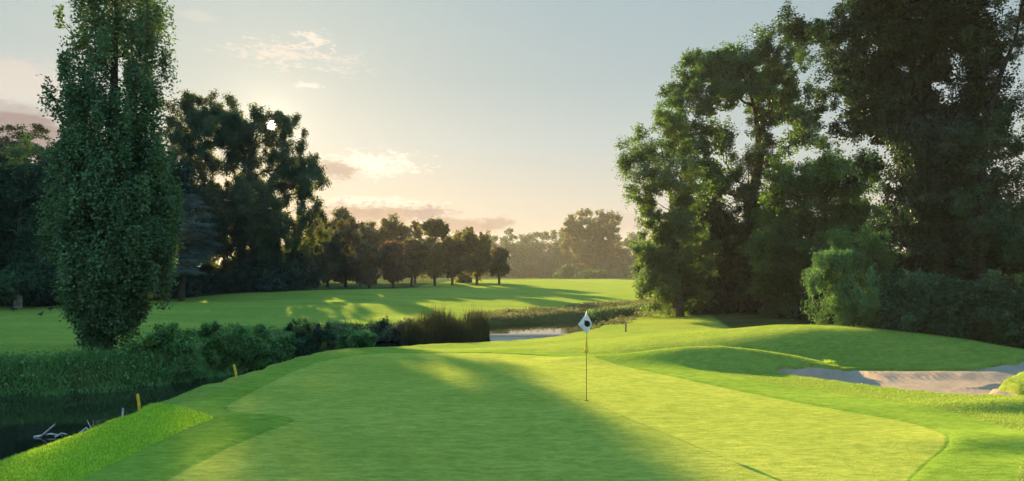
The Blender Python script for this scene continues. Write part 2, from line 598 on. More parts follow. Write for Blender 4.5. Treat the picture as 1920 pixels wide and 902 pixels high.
GREEN = chaikin([(-5.2, 3), (-5.3, 8), (-5.25, 11.3), (-4.9, 13.4), (-4.6, 14.5), (-5.4, 15.0), (-6.7, 15.4), (-6.95, 17), (-7.1, 22.0), (-6.7, 25.6), (-5.4, 27.5),
                 (-2, 28.1), (0.2, 27.6), (2.2, 26.2), (4.2, 22.0), (6.3, 17.7), (7.7, 15.2), (8.5, 13.9), (8.2, 12.5), (6.7, 11), (5.5, 9.6), (5, 3)], 2)
COLLAR = chaikin([(-6.4, 2), (-6.5, 10), (-6.35, 13.8), (-6.2, 14.4), (-6.9, 14.9), (-7.8, 16), (-7.7, 22), (-7.3, 26), (-6, 28.6), (-2, 29.2), (0.6, 28.7), (3.4, 26.9), (5.6, 22.6),
                  (7.6, 19), (8.9, 16.8), (9.9, 15.0), (9.8, 12.8), (8.0, 10.8), (6.6, 9.0), (6, 2)], 2)
STRIP = chaikin([(-9.4, 2), (-9.4, 10), (-9.2, 16), (-8.2, 16.2), (-6.8, 15.0), (-6.25, 14.4), (-6.45, 13.8), (-6.5, 10), (-6.4, 2)], 2)
BUNKER = chaikin([(8.0, 21.7), (9.6, 19.4), (10.9, 17.6), (12.7, 16.8), (16, 16.5), (22, 17.0), (25, 21), (23, 25), (18.8, 25.4), (16.5, 24.4), (14.4, 24.0), (12.7, 24.6), (11.9, 24.3), (11.2, 23.5), (9.6, 23.0)], 2)
TONGUE = (15.5, 18.5, 1.9)
RIDGE = [W(1090, 668, 25.0), W(1180, 662, 24.3), W(1280, 651, 23.7), W(1350, 649, 23.4), W(1420, 656, 23.8), W(1490, 667, 24.2), W(1555, 681, 24.3), W(1575, 690, 24.3)]
CREST = [W(1080, 645, 30), W(1180, 642, 29.5), W(1290, 636, 29.3), W(1400, 624, 29.3), W(1500, 613, 29.3), W(1600, 614, 29.0), W(1700, 622, 28.8), W(1800, 634, 28.4), W(1920, 655, 28), W(2080, 668, 27.5)]


def land(x, y):
    """height of the turf before stream and bunker are cut"""
    num = np.zeros(x.shape)
    den = np.zeros(x.shape)
    for cx, cyy, cz in CTRL:
        d2 = (x - cx) ** 2 + (y - cyy) ** 2
        w = 1 / (d2 + 4 + 0.012 * (y ** 2)) ** 1.6
        num += w * cz
        den += w
    z = num / den
    # gentle swells of the fairway
    z = z + 0.10 * np.sin(x * 0.11 + y * 0.05) * np.sin(y * 0.09 - 1.0) * sstep(y, 45, 80)
    z = z + 0.035 * np.sin(x * 0.5 + 1.0) * np.sin(y * 0.43) * sstep(y, 4, 20) * (1 - sstep(y, 60, 100))
    # mound behind the bunker, hollow in front of it
    d, (zc,) = poly_dist(x, y, CREST, extra=[[c[2] for c in CREST]])
    cy_ = np.interp(x, [c[0] for c in CREST], [c[1] for c in CREST])
    front = y < cy_
    fall = np.where(front, 1 - sstep(d, 0.2, 4.4), 1 - sstep(d, 0.2, 11.0))
    hol = np.interp(x, [1.5, 4, 7, 11, 20, 26], [0, -0.18, -0.34, -0.36, -0.25, -0.1])
    hd = np.abs(y - (cy_ - 3.9))
    z = z + hol * np.exp(-(hd / 1.7) ** 2)
    z = z + fall * (zc - z) * sstep(x, 0.5, 7.0)
    # ridge between green and bunker
    d, (zr,) = poly_dist(x, y, RIDGE, extra=[[c[2] for c in RIDGE]])
    fall = np.exp(-(d / 1.15) ** 2)
    z = z + fall * np.maximum(zr - z, 0)
    # small swales at the right of the green
    for sx, sy, r1, r2, h in ((11.2, 15.1, 1.6, 0.45, -0.04), (11.0, 15.7, 1.8, 0.6, 0.07), (9.0, 11.6, 1.5, 0.5, -0.05), (9.2, 12.5, 1.7, 0.6, 0.09), (13.0, 15.9, 2, .6, .10)):
        z = z + h * np.exp(-((x - sx) / r1) ** 2 - ((y - sy) / r2) ** 2)
    z = z + 0.36 * np.exp(-(np.hypot(x - TONGUE[0], y - TONGUE[1] - 0.3) / 1.7) ** 2)
    return z


def stream_s(x, y):
    return -sdf(x, y, STREAM)                       # negative in the water


def bunker_in(x, y):
    b = sdf(x, y, BUNKER)
    t = np.hypot(x - TONGUE[0], (y - TONGUE[1]) * 1.6) - TONGUE[2]
    w = 0.10 * np.sin(x * 3.1 + y * 1.7) + 0.06 * np.sin(x * 7.0 - y * 5.0)
    return np.minimum(b, t) + w


def edge_noise(x, y):
    return 0.18 * np.sin(x * 1.3 + 0.7 * y) + 0.12 * np.sin(2.7 * y - x * 0.9) + 0.07 * np.sin(5.3 * x + 4.1 * y)


def ground_z(x, y, full=False):
    zt = land(x, y)
    s = stream_s(x, y) + edge_noise(x, y) * sstep(np.hypot(x, y), 12, 20) * 0.8
    # the bank on the golf green's side is steep and mown, the far one shelves
    near = (x > -10.6) & (y < 38)
    bw = np.where(near, 1.15, 1.5)
    t = np.clip((s + 0.35) / (bw + 0.35), 0, 1)
    prof = np.where(near, 1 - (1 - t) ** 2.0, t * t * (3 - 2 * t))
    z = np.where(s < bw, -2.1 + (zt + 2.1) * prof, zt)
    b = bunker_in(x, y)
    z = z - 0.95 * sstep(b, 0.0, 0.35)
    g = sdf(x, y, GREEN)
    z = z - 0.06 * sstep(g, -0.02, 0.16)
    if full:
        return z, zt, s, b, g
    return z


def gz(x, y):
    return float(ground_z(np.array([float(x)]), np.array([float(y)]))[0])


def grid(xs, ys):
    X, Y = np.meshgrid(xs, ys)
    ny, nx = X.shape
    i = np.arange(ny - 1)[:, None] * nx + np.arange(nx - 1)[None]
    return X.ravel(), Y.ravel(), np.stack([i, i + 1, i + nx + 1, i + nx], -1).reshape(-1, 4)


def spaced(a, b, fine, lo, hi, g):
    mid = list(np.arange(a, b, fine))
    r, s = [], fine
    v = b
    while v < hi:
        r.append(v)
        s *= g
        v += s
    r.append(hi)
    l, s = [], fine
    v = a
    while v > lo:
        s *= g
        v -= s
        l.append(max(v, lo))
    return np.array(l[::-1] + mid + r)


gx = spaced(-16, 20, 0.13, -700, 700, 1.06)
gy = spaced(5, 36, 0.13, -40, 900, 1.03)
X, Y, Fc = grid(gx, gy)
Z, ZT, SS, BB, GG = ground_z(X, Y, True)
near = ((X > -10.6) & (Y < 38)) | ((X > -3) & (X < 5.2) & (Y < 47))
farS = Y > np.interp(X, [-12, -9, -5, -2, 4, 10.5, 19], [36, 43, 44.5, 47, 53, 61, 70])
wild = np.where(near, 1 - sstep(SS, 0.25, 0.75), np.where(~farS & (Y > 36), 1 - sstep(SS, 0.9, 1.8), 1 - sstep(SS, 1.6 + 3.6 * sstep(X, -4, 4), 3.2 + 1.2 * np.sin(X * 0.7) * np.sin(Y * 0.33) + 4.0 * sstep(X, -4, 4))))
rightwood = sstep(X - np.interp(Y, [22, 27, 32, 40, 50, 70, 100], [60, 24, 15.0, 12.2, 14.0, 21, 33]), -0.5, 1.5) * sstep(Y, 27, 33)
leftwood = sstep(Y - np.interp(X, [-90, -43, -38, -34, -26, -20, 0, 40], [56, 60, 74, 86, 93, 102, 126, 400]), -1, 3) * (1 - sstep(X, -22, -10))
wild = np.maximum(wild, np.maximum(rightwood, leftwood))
farw = sstep(Y, 205, 240)
wild = np.maximum(wild, farw)
mud = 1 - sstep(SS, -0.2, 0.35)
col = (sdf(X, Y, COLLAR) > 0) * 1.0
stp = sstep(sdf(X, Y, STRIP), -0.05, 0.05)
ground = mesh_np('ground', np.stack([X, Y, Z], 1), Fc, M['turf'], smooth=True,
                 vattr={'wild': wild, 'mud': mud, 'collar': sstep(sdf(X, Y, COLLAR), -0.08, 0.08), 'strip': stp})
tag(ground, 'mown green turf rolling from the near collar to the far fairway', kind='structure')

X, Y, Fc = grid(np.arange(-8.0, 9.6, 0.12), np.arange(2.0, 29.4, 0.12))
g = sdf(X, Y, GREEN)
Zg = land(X, Y) - 0.022 - 0.06 * sstep(-g, 0.02, 0.25)
keep = (g > -0.35)[Fc].all(1)
green = mesh_np('putting_green', np.stack([X, Y, Zg], 1), Fc[keep], M['green'], smooth=True, vattr={'inner': sstep(g, -0.05, 0.25)})
tag(green, 'close mown pale putting green in the middle of the foreground', kind='structure')

X, Y, Fc = grid(np.arange(7.2, 26.4, 0.12), np.arange(15.6, 26.2, 0.12))
b = bunker_in(X, Y)
dpt = -0.40 - 0.15 * (1 - sstep(X, 10.5, 13.5))
zs = dpt + (land(X, Y) - 0.10 - dpt) * (1 - sstep(b, 0.0, np.where(Y < 20.5, 0.45, np.where(X < 12.2, 0.6, 2.3))))
zs = np.minimum(zs, land(X, Y) - 0.10 - 0.42 * np.exp(-(np.hypot(X - TONGUE[0], Y - TONGUE[1] - 0.3) / 2.2) ** 2)) + 0.005 * np.sin(X * 4 + np.sin(Y * 2)) * np.sin(Y * 3.3) - 0.5 * sstep(-b, 0.1, 0.5)
keep = (b > -0.6)[Fc].all(1)
sand = mesh_np('bunker_sand', np.stack([X, Y, zs], 1), Fc[keep], M['sand'], smooth=True)
tag(sand, 'pale raked sand in the hollow bunker beside the green', kind='structure')

X, Y, Fc = grid(spaced(-24, 14, 0.5, -75, 60, 1.1), spaced(8, 80, 0.5, 2, 100, 1.1))
s = stream_s(X, Y)
keep = (s < 1.6)[Fc].any(1)
water = mesh_np('water', np.stack([X, Y, water_z(Y)], 1), Fc[keep], M['water'], smooth=True)
tag(water, 'dark still stream bending behind the putting green', kind='structure')


# ------------------------------------------------------------------ trees
def lobes_world(d, lobes, depth=0.8):
    """lobes drawn as (px, py, rx, ry[, depth offset]) at distance d -> centres and radii in metres"""
    C, Rr = [], []
    for q in lobes:
        px, py, rx, ry = q[:4]
        k = d / F
        span = (q[4] if len(q) > 4 else random.uniform(-1, 1)) * depth
        c = W(px, py, d)
        c[1] += span
        C.append(c)
        Rr.append((rx * k, max(rx, ry) * k * 0.9, ry * k))
    return np.array(C), np.array(Rr)


def clusters_from_lobes(C, Rr, spacing, shell=1.6):
    """twig clusters spread through the lobes, more of them towards the outside"""
    P, Cen = [], []
    for c, r in zip(C, Rr):
        m = max(3, int(1.0 * 4.19 * r[0] * r[1] * r[2] / spacing ** 3))
        v = unit(rng.normal(size=(m, 3))) * (rng.uniform(0.03, 1, m) ** (1 / (2 + shell)) * rng.uniform(0.8, 1.12, m))[:, None]
        P.append(c + v * r)
        Cen.append(np.repeat(c[None], m, 0))
    return np.concatenate(P), np.concatenate(Cen)


def skeleton(base, P, trunk_pts, r_base, r_tip, up=0.25):
    """limbs reach every cluster from the trunk: each joins the best node already there"""
    tp = [np.array(t, float) for t in trunk_pts]
    nodes, par = [], []
    for i, t in enumerate(tp):
        if i:
            m = max(2, int(np.linalg.norm(t - tp[i - 1]) / 1.0))
            for k in range(1, m + 1):
                nodes.append(tp[i - 1] + (t - tp[i - 1]) * k / m)
                par.append(len(nodes) - 2)
        else:
            nodes.append(t)
            par.append(-1)
    ntrunk = len(nodes)
    N = np.zeros((ntrunk + 3 * len(P), 3))
    N[:ntrunk] = nodes
    cost = np.zeros(len(N))
    for i in range(1, ntrunk):
        cost[i] = cost[par[i]] + np.linalg.norm(N[i] - N[par[i]]) * 0.15
    cnt = ntrunk
    axis = np.array(tp)
    dd = np.min(np.linalg.norm(P[:, None] - np.array(nodes)[None], axis=2), 1)
    for j in np.argsort(dd):
        p = P[j]
        v = p - N[:cnt]
        L = np.linalg.norm(v, axis=1)
        pen = np.maximum(-v[:, 2] / np.maximum(L, 1e-6) + up, 0) * L * 0.9
        c = L + 0.30 * cost[:cnt] + pen
        c[0] += 5
        k = int(np.argmin(c))
        a = N[k]
        Lk = L[k]
        q = k
        if Lk > 0.5:
            for f in (0.35, 0.7):
                mid = a + (p - a) * f + rng.normal(size=3) * Lk * 0.06
                mid[2] += (0.09 if f < .5 else .06) * Lk * (1 if p[2] > a[2] - 1 else -1) * -1 + 0.02 * Lk
                N[cnt] = mid
                par.append(q)
                cost[cnt] = cost[q] + np.linalg.norm(mid - N[q])
                q = cnt
                cnt += 1
        N[cnt] = p
        par.append(q)
        cost[cnt] = cost[q] + np.linalg.norm(p - N[q])
        cnt += 1
    w = np.zeros(cnt)
    kids = np.zeros(cnt, int)
    for i in range(cnt - 1, 0, -1):
        pass
    order = np.argsort(-cost[:cnt])
    acc = np.zeros(cnt)
    # children always carry a higher index than their parent
    for i in range(cnt - 1, 0, -1):
        acc[i] += r_tip ** 2.3 if acc[i] == 0 else 0
        acc[par[i]] += acc[i]
    rad = acc ** (1 / 2.3)
    rad = rad * min(1.0, r_base / rad[0]) if rad[0] > r_base else rad
    rad = np.maximum(rad, r_tip * 0.7)
    # the trunk keeps its girth
    for i in range(ntrunk):
        f = i / max(1, ntrunk - 1)
        rad[i] = max(rad[i], r_base * (1 - f) ** 0.8)
    return N[:cnt], par[:cnt], rad


def tubes_np(N, par, rad, segs=5):
    """every limb segment a tapered tube, all in one mesh"""
    i = np.arange(1, len(N))
    p = np.array(par)[1:]
    A, B = N[p], N[i]
    ra, rb = np.minimum(rad[p], rad[i] * 1.6), rad[i]
    t = unit(B - A)
    u = np.cross(t, np.array([0.31, 0.17, 0.93]))
    u = unit(u)
    w = np.cross(t, u)
    th = 2 * np.pi * np.arange(segs) / segs
    c, s = np.cos(th), np.sin(th)
    ring = u[:, None] * c[None, :, None] + w[:, None] * s[None, :, None]
    V = np.concatenate([A[:, None] + ring * ra[:, None, None], (B + t * rb[:, None] * .3)[:, None] + ring * rb[:, None, None]], 1)
    m = len(i)
    b0 = (np.arange(m) * 2 * segs)[:, None]
    k = np.arange(segs)
    k2 = (k + 1) % segs
    Fq = np.stack([b0 + k, b0 + k2, b0 + segs + k2, b0 + segs + k], -1).reshape(-1, 4)
    return V.reshape(-1, 3), Fq


SUN_LINE = np.array(S)


def tree(name, label, cat, d, base_px, base_py, lobes, leaf='darkleaf', bark='bark', group=None, depth=1.5, spacing=1.0, n_leaf=90, rc=0.7, L=0.2, Wd=None,
         r_base=0.3, top=None, flat=1.0, droop=0.0, shell=1.6, up=0.25, trunk=None, base_z=None, gap=None, grow=1.2, fill=True, airy=None, hang=0.0, thin=0.0, tip=0.02, stems=None):
    bx = (base_px - 960) / F * d
    bz = gz(bx, d) if base_z is None else base_z
    base = np.array((bx, d, bz - 0.15))
    if d < 100:
        L, Wd, n_leaf = L * 0.8, Wd and Wd * 0.8, n_leaf * 1.55
    C, Rr = lobes_world(d, lobes, depth)
    Rr = Rr * grow
    if fill:
        # boughs between neighbouring boughs
        nC, nR = [], []
        for a in range(len(C)):
            for b in range(a + 1, len(C)):
                gap_ = math.hypot(C[a][0] - C[b][0], C[a][2] - C[b][2])
                if gap_ < 0.9 * (Rr[a][0] + Rr[b][0]):
                    f = random.uniform(0.3, 0.7)
                    nC.append(C[a] * f + C[b] * (1 - f) + np.array((0, random.uniform(-.5, .5) * depth, 0)))
                    nR.append((Rr[a] * f + Rr[b] * (1 - f)) * random.uniform(0.4, 0.8))
        C0 = C
        C, Rr = np.concatenate([C, np.array(nC).reshape(-1, 3)]), np.concatenate([Rr, np.array(nR).reshape(-1, 3)])
        keep = rng.uniform(0, 1, len(C)) < np.where(np.arange(len(C)) < len(C0), 1, fill * 0.5)
        C, Rr = C[keep], Rr[keep]
    P, Cen = clusters_from_lobes(C, Rr, spacing, shell)
    P = P[P[:, 2] > bz + 0.05]
    if thin:
        f = np.sin(P[:, 0] * 1.9 / spacing) + np.sin(P[:, 2] * 2.3 / spacing + 1) + np.sin(P[:, 1] * 2.1 / spacing + 2)
        P = P[f > -1.6 + thin]
    if airy:
        # the upper boughs carry fewer sprays, the sky shows between them
        drop = sstep(P[:, 2], airy[0], airy[1]) * airy[2]
        P = P[rng.uniform(0, 1, len(P)) > drop]
    ctop = np.array(trunk[-1]) if trunk is not None else C[np.argmax(C[:, 2])] * np.array((1, 1, 1))
    if trunk is None:
        h = C[:, 2].max() - bz
        mx, my = C[:, 0].mean(), C[:, 1].mean()
        trunk = [base, (bx + (mx - bx) * 0.15, d, bz + h * 0.3), (bx + (mx - bx) * 0.5, (d + my) / 2, bz + h * 0.6), (mx, my, bz + h * 0.85)]
    N, par, rad = skeleton(base, P, trunk, r_base, tip, up)
    root = thing(name, label, cat, tuple(base), group)
    V, Fq = tubes_np(N - base, par, rad, 6)
    mesh_np('trunk', V, Fq, M[bark], root, smooth=True)
    m = np.maximum(6, (n_leaf * 2.0 * rng.uniform(0.5, 1.5, len(P))).astype(int))
    idx = np.repeat(np.arange(len(P)), m)
    # sprays: leaves strung along a few twigs that leave the cluster in different directions
    tw = unit(rng.normal(size=(len(P), 5, 3)) + 0.55 * unit(P - C.mean(0))[:, None])
    tk = tw[idx, rng.integers(0, 5, len(idx))]
    along = rng.uniform(0, 1, len(idx)) ** 0.8
    off = tk * (along * rc * 1.15)[:, None] + rng.normal(size=(len(idx), 3)) * rc * (0.30 - 0.12 * along)[:, None]
    sc_ = rng.uniform(0.6, 1.25, len(P))[idx][:, None]
    off = off * sc_
    off[:, 2] *= flat
    if droop:
        off[:, :2] *= 0.65
        off[:, 2] = off[:, 2] * 0.5 - rng.uniform(0, 1, len(idx)) ** 1.3 * droop * rc * 2.2
    pts = P[idx] + off
    gnd = bz + 0.02
    idx = idx[pts[:, 2] > gnd]
    pts = pts[pts[:, 2] > gnd]
    if gap is not None:
        c0 = np.array((0, 0, CAM_H))
        v = pts - c0
        a = np.degrees(np.arccos(np.clip(unit(v) @ SUN_LINE, -1, 1)))
        k = a > gap * (1 + 0.42 * rng.normal(size=len(a)))
        pts, idx = pts[k], idx[k]
    cc = C.mean(0)
    outw = unit(pts - cc)
    V, Fq = leaf_quads(pts - base, L, Wd or L * 0.74, outward=outw, hang=hang)
    tint = 0.6 * rng.uniform(0, 1, len(P))[idx] + 0.4 * rng.uniform(0, 1, len(Fq))
    if gap is not None:
        # a hole in the spray the sun shines through
        v = unit(pts - np.array((0, 0, CAM_H)))
        k = np.degrees(np.arccos(np.clip(v @ SUN_LINE, -1, 1))) > 0.24 + 0.50 * ((tint * 997.0) % 1.0)
        Fq, tint = Fq[k], tint[k]
    mesh_np('crown', V, Fq, M[leaf], root, fattr={'rnd': tint})
    return root


def bush(name, label, cat, d, base_px, lobes, leaf='bush', group=None, depth=0.5, spacing=0.45, n_leaf=110, rc=0.36, L=0.12, r_base=0.05, base_z=None, **kw):
    return tree(name, label, cat, d, base_px, 0, lobes, leaf, 'bark', group, depth, spacing, n_leaf, rc, L, r_base=r_base, base_z=base_z, tip=0.008, **kw)


# --- the tall poplar on the far bank
def poplar():
    d = 30.0
    bx, bz = (180 - 960) / F * d, gz((180 - 960) / F * d, d)
    base = np.array((bx, d, bz - 0.15))
    prof = [(-150, 200, 245), (-100, 172, 280), (-40, 145, 312), (0, 132, 322), (50, 112, 326), (100, 118, 312), (150, 104, 316), (220, 96, 312), (300, 95, 325), (400, 96, 334),
            (450, 98, 336), (520, 104, 324), (560, 116, 298), (600, 134, 266), (640, 150, 214), (660, 160, 205)]
    ys = np.array([p[0] for p in prof], float)
    lf = np.array([p[1] for p in prof], float) + 6
    rt = np.array([p[2] for p in prof], float)
    m = 980
    y = rng.uniform(-150, 655, 6000)
    wv = (np.interp(y, ys, rt) - np.interp(y, ys, lf)) / 245.0
    dens = np.interp(y, [-150, 150, 330, 450, 655], [0.30, 0.36, 0.60, 1.0, 1.0])
    y = y[rng.uniform(0, 1, len(y)) < wv ** 1.3 * dens][:m]
    l, r = np.interp(y, ys, lf), np.interp(y, ys, rt)
    th = rng.uniform(0, 2 * math.pi, len(y))
    rr = rng.uniform(0.08, 1, len(y)) ** 0.5 * (0.90 + 0.10 * np.sin(th * 3 + y * 0.05) + 0.09 * np.sin(th * 5 - y * 0.09))
    k = d / F
    P = np.stack([((l + r) / 2 - 960) * k + np.cos(th) * rr * (r - l) / 2 * k, d + np.sin(th) * rr * (r - l) / 2 * k * 0.9, CAM_H - (y - HOR) * k], 1)
    stems = [base, base + (0.15, 0, 2.0), base + (0.55, 0.1, 6), base + (0.75, 0, 11), base + (0.9, 0, 15.5), base + (0.95, 0, 19)]
    # upright branching: the limbs leave low and climb beside the stem
    N, par, rad = skeleton(base, P, stems, 0.42, 0.014, up=0.62)
    root = thing('poplar_tree', 'tall narrow poplar rising alone from the stream bank beyond the frame', 'tree', tuple(base))
    V, Fq = tubes_np(N - base, par, rad, 6)
    mesh_np('trunk', V, Fq, M['bark'], root, smooth=True)
    mm = (np.interp(P[:, 2], [0, 6, 9, 16], [230, 215, 165, 135]) * rng.uniform(0.4, 1.5, len(P))).astype(int)
    idx = np.repeat(np.arange(len(P)), mm)
    off = np.clip(rng.normal(size=(len(idx), 3)), -1.8, 1.8) * np.array((0.155, 0.155, 0.42)) * rng.uniform(0.6, 1.3, len(P))[idx][:, None]
    pts = P[idx] + off
    idx = idx[pts[:, 2] > bz]
    pts = pts[pts[:, 2] > bz]
    axis = np.stack([np.full(len(pts), bx + 0.7), np.full(len(pts), d), pts[:, 2]], 1)
    V, Fq = leaf_quads(pts - base, 0.13, 0.105, outward=unit(pts - axis))
    mesh_np('crown', V, Fq, M['poplar'], root, fattr={'rnd': 0.6 * rng.uniform(0, 1, len(P))[idx] + 0.4 * rng.uniform(0, 1, len(Fq))})


poplar()

# --- the wood on the left
tree('weeping_tree', 'big dark drooping tree with the sun shining through its crown', 'tree', 90, 450, 548,
     [(345, 225, 38, 40), (395, 205, 48, 36), (440, 215, 48, 36), (490, 240, 48, 36), (535, 250, 36, 34), (370, 270, 52, 40), (425, 275, 56, 42), (480, 300, 50, 40), (545, 300, 36, 34),
      (588, 316, 14, 16), (594, 340, 10, 20), (598, 372, 9, 24), (594, 410, 8, 22), (578, 400, 9, 26), (545, 372, 20, 40), (572, 300, 20, 18), (568, 330, 20, 20), (540, 330, 34, 30), (505, 214, 28, 12), (528, 220, 22, 12), (552, 236, 18, 14), (515, 370, 40, 46), (465, 360, 52, 46), (405, 350, 52, 46), (350, 340, 42, 46), (330, 410, 36, 50), (385, 420, 52, 52),
      (445, 430, 55, 52), (505, 440, 50, 52), (550, 440, 28, 46), (360, 500, 44, 46), (420, 500, 52, 46), (480, 505, 50, 44), (530, 500, 34, 44)],
     'sunleaf', 'grey_bark', depth=6.5, spacing=1.85, n_leaf=115, rc=1.3, L=0.34, Wd=0.2, r_base=0.75, droop=0.3, hang=0.7, gap=0.37, tip=0.035, grow=1.2, airy=(15.5, 22.0, 0.22))
LW = 'trees of the dark wood left of the stream'
tree('layered_tree', 'dark tree with flat layered boughs at the left frame edge', 'tree', 74, -10, 578,
     [(22, 238, 24, 9), (0, 262, 50, 12), (48, 272, 36, 9), (20, 290, 55, 12), (70, 300, 40, 10), (-30, 290, 60, 20), (10, 325, 70, 20), (70, 330, 50, 20), (0, 370, 80, 30), (30, 420, 80, 40), (0, 470, 90, 50), (60, 480, 60, 50)],
     'blackleaf', group=LW, depth=4, spacing=1.4, n_leaf=90, rc=0.95, L=0.3, r_base=0.5, flat=0.45)
tree('pale_trunked_tree', 'dense dark tree with a pale bare trunk left of the poplar', 'tree', 60, 34, 578,
     [(40, 350, 48, 34), (0, 370, 50, 40), (85, 365, 40, 40), (40, 410, 60, 40), (-10, 430, 50, 50), (90, 420, 38, 40), (30, 470, 56, 36), (80, 485, 44, 40), (-15, 490, 50, 36), (60, 525, 40, 20), (0, 530, 40, 16), (100, 310, 26, 30)],
     'darkleaf', 'pale_bark', group=LW, depth=3, spacing=1.1, n_leaf=95, rc=0.8, L=0.24, r_base=0.36)
tree('broad_tree', 'broad dark tree filling the gap behind the poplar', 'tree', 78, 220, 570,
     [(130, 330, 45, 45), (190, 330, 55, 50), (260, 320, 50, 50), (310, 350, 40, 50), (120, 400, 50, 50), (200, 410, 60, 50), (280, 420, 60, 50), (130, 480, 55, 50), (210, 490, 60, 50), (300, 490, 55, 45), (330, 440, 30, 40), (120, 540, 50, 25), (290, 540, 60, 22)],
     'blackleaf', group=LW, depth=4, spacing=1.8, n_leaf=90, rc=1.2, L=0.36, r_base=0.5)
tree('blue_cedar', 'blue grey cedar with flat drooping boughs beside the poplar', 'tree', 72, 340, 562,
     [(345, 372, 28, 7), (368, 388, 26, 6), (350, 405, 40, 8), (375, 425, 26, 6), (350, 440, 46, 8), (374, 455, 26, 7), (345, 472, 48, 8), (370, 490, 26, 7), (340, 510, 50, 8)],
     'cedar', group=LW, depth=2.0, spacing=0.8, n_leaf=110, rc=0.7, L=0.2, Wd=0.06, r_base=0.35, flat=0.3, droop=0.0, hang=0.5)
US = 'evergreen shrubs under the left wood'
for lab, d, bpx, lb in (
        ('low dark evergreen shrub under the drooping tree, left of its trunk', 86, 380, [(350, 530, 40, 26), (395, 530, 40, 24), (330, 545, 30, 18)]),
        ('low dark evergreen shrub right under the pale trunk of the drooping tree', 89, 485, [(470, 525, 36, 26), (510, 528, 36, 22), (440, 535, 30, 16)]),
        ('low dark evergreen shrub between the drooping tree and the tree row', 92, 552, [(545, 515, 30, 30), (575, 520, 24, 26), (530, 530, 26, 18)]),
        ('low dark evergreen shrub at the foot of the pale trunked tree', 64, 80, [(60, 555, 50, 24), (110, 550, 40, 28), (0, 556, 40, 22), (160, 548, 40, 28)])):
    bush('evergreen_shrub', lab, 'shrub', d, bpx, lb, 'blackleaf', US, depth=1.5, spacing=1.3, n_leaf=90, rc=0.95, L=0.32, r_base=0.12)

# --- the row of park trees across the fairway
RG = 'park trees in the row across the fairway'


def row_tree(name, label, d, px, top, bot, half, leaf, base_y, trunks=1, thin=0.0, spiky=False):
    bot -= 7
    h = bot - top
    lb = []
    k = 7
    for i in range(k):
        f = (i + 0.5) / k
        wd = half * (math.sin(math.pi * min(1, f * 0.75 + 0.16)) ** 0.6)
        lb.append((px + random.uniform(-.35, .35) * half, top + h * f, wd * random.uniform(0.5, 0.9), h * random.uniform(0.09, 0.17)))
        lb.append((px - wd * random.uniform(0.35, 0.8), top + h * f + random.uniform(-5, 5), wd * random.uniform(0.3, 0.5), h * 0.11))
        lb.append((px + wd * random.uniform(0.35, 0.8), top + h * f + random.uniform(-5, 5), wd * random.uniform(0.3, 0.5), h * 0.11))
    if spiky:
        lb += [(px + q * half, top - 6 + abs(q) * 14, 5, 9) for q in (-0.8, -.3, .25, .8)]
    bx = (px - 960) / F * d
    bz = CAM_H - (base_y - HOR) / F * d
    bz = min(gz(bx, d), bz + 0.5) if abs(gz(bx, d) - bz) < 0.5 else gz(bx, d)
    return tree(name, label, 'tree', d, px, 0, lb, leaf, 'bark', RG, depth=1.2, spacing=1.25, n_leaf=70, rc=0.85, L=0.42, Wd=0.28, r_base=0.26, thin=thin, base_z=bz, tip=0.03, grow=0.9, fill=0.5)


for a in ((
        'park_tree', 'narrow dark park tree at the left end of the row, against the drooping tree', 108, 583, 468, 534, 18, 'rowdark', 540),
        ('park_tree', 'slim olive park tree, second from the left in the row', 112, 614, 440, 528, 19, 'rowleaf', 540),
        ('park_tree', 'large dark round topped park tree with one stout trunk left in the row', 110, 648, 424, 526, 30, 'rowdark', 541),
        ('park_tree', 'small bushy park tree left of the copper one', 108, 692, 468, 530, 21, 'rowdark', 541),
        ('copper_beech', 'copper brown round tree on bare trunks, middle of the row', 110, 737, 457, 522, 23, 'copper', 541),
        ('park_tree', 'dark round park tree just right of the copper one', 116, 772, 455, 522, 22, 'rowdark', 534),
        ('park_tree', 'tall spiky topped park tree with ragged crown, right of centre in the row', 120, 815, 424, 518, 22, 'rowleaf', 532, 1, 0.2, True),
        ('park_tree', 'medium domed park tree right of the spiky one', 122, 848, 452, 518, 19, 'rowdark', 530),
        ('park_tree', 'wide domed park tree near the right end of the row', 122, 894, 443, 518, 28, 'rowleaf', 531),
        ('park_tree', 'smallest park tree on thin trunk, right end of the row', 124, 936, 474, 518, 14, 'rowdark', 531)):
    row_tree(*a)
RB = 'taller hazy trees behind the row'
for lab, px, top, half, th in (
        ('hazy tree behind the row, closest to the drooping tree', 598, 414, 26, 0), ('hazy tree behind the row with one thin spire poking up', 642, 420, 24, 0.1),
        ('hazy ragged tree behind the row, above the small bushy tree', 688, 420, 24, 0.2), ('tallest hazy tree behind the row, above the copper tree', 736, 407, 25, 0.1),
        ('hazy flat topped open tree behind the row, left of the spiky tree', 778, 418, 22, 0.5), ('hazy flat topped tree behind the row, near its right end', 870, 430, 26, 0.2)):
    h = 526 - top
    lb = [(px, top + 12, half * .7, 12), (px - half * .5, top + 22, half * .5, 14), (px + half * .5, top + 20, half * .5, 14), (px, top + 36, half, 20), (px - 8, top + 60, half, 22), (px + 6, top + 85, half * .9, 20)]
    if px == 642:
        lb += [(640, 400, 4, 6), (641, 410, 6, 8), (654, 416, 6, 5), (628, 418, 6, 5)]
    tree('hazy_tree', lab, 'tree', 150, px, 0, lb, 'rowleaf', 'bark', RB, depth=2, spacing=1.8, n_leaf=70, rc=1.15, L=0.55, r_base=0.35, thin=th, tip=0.04)

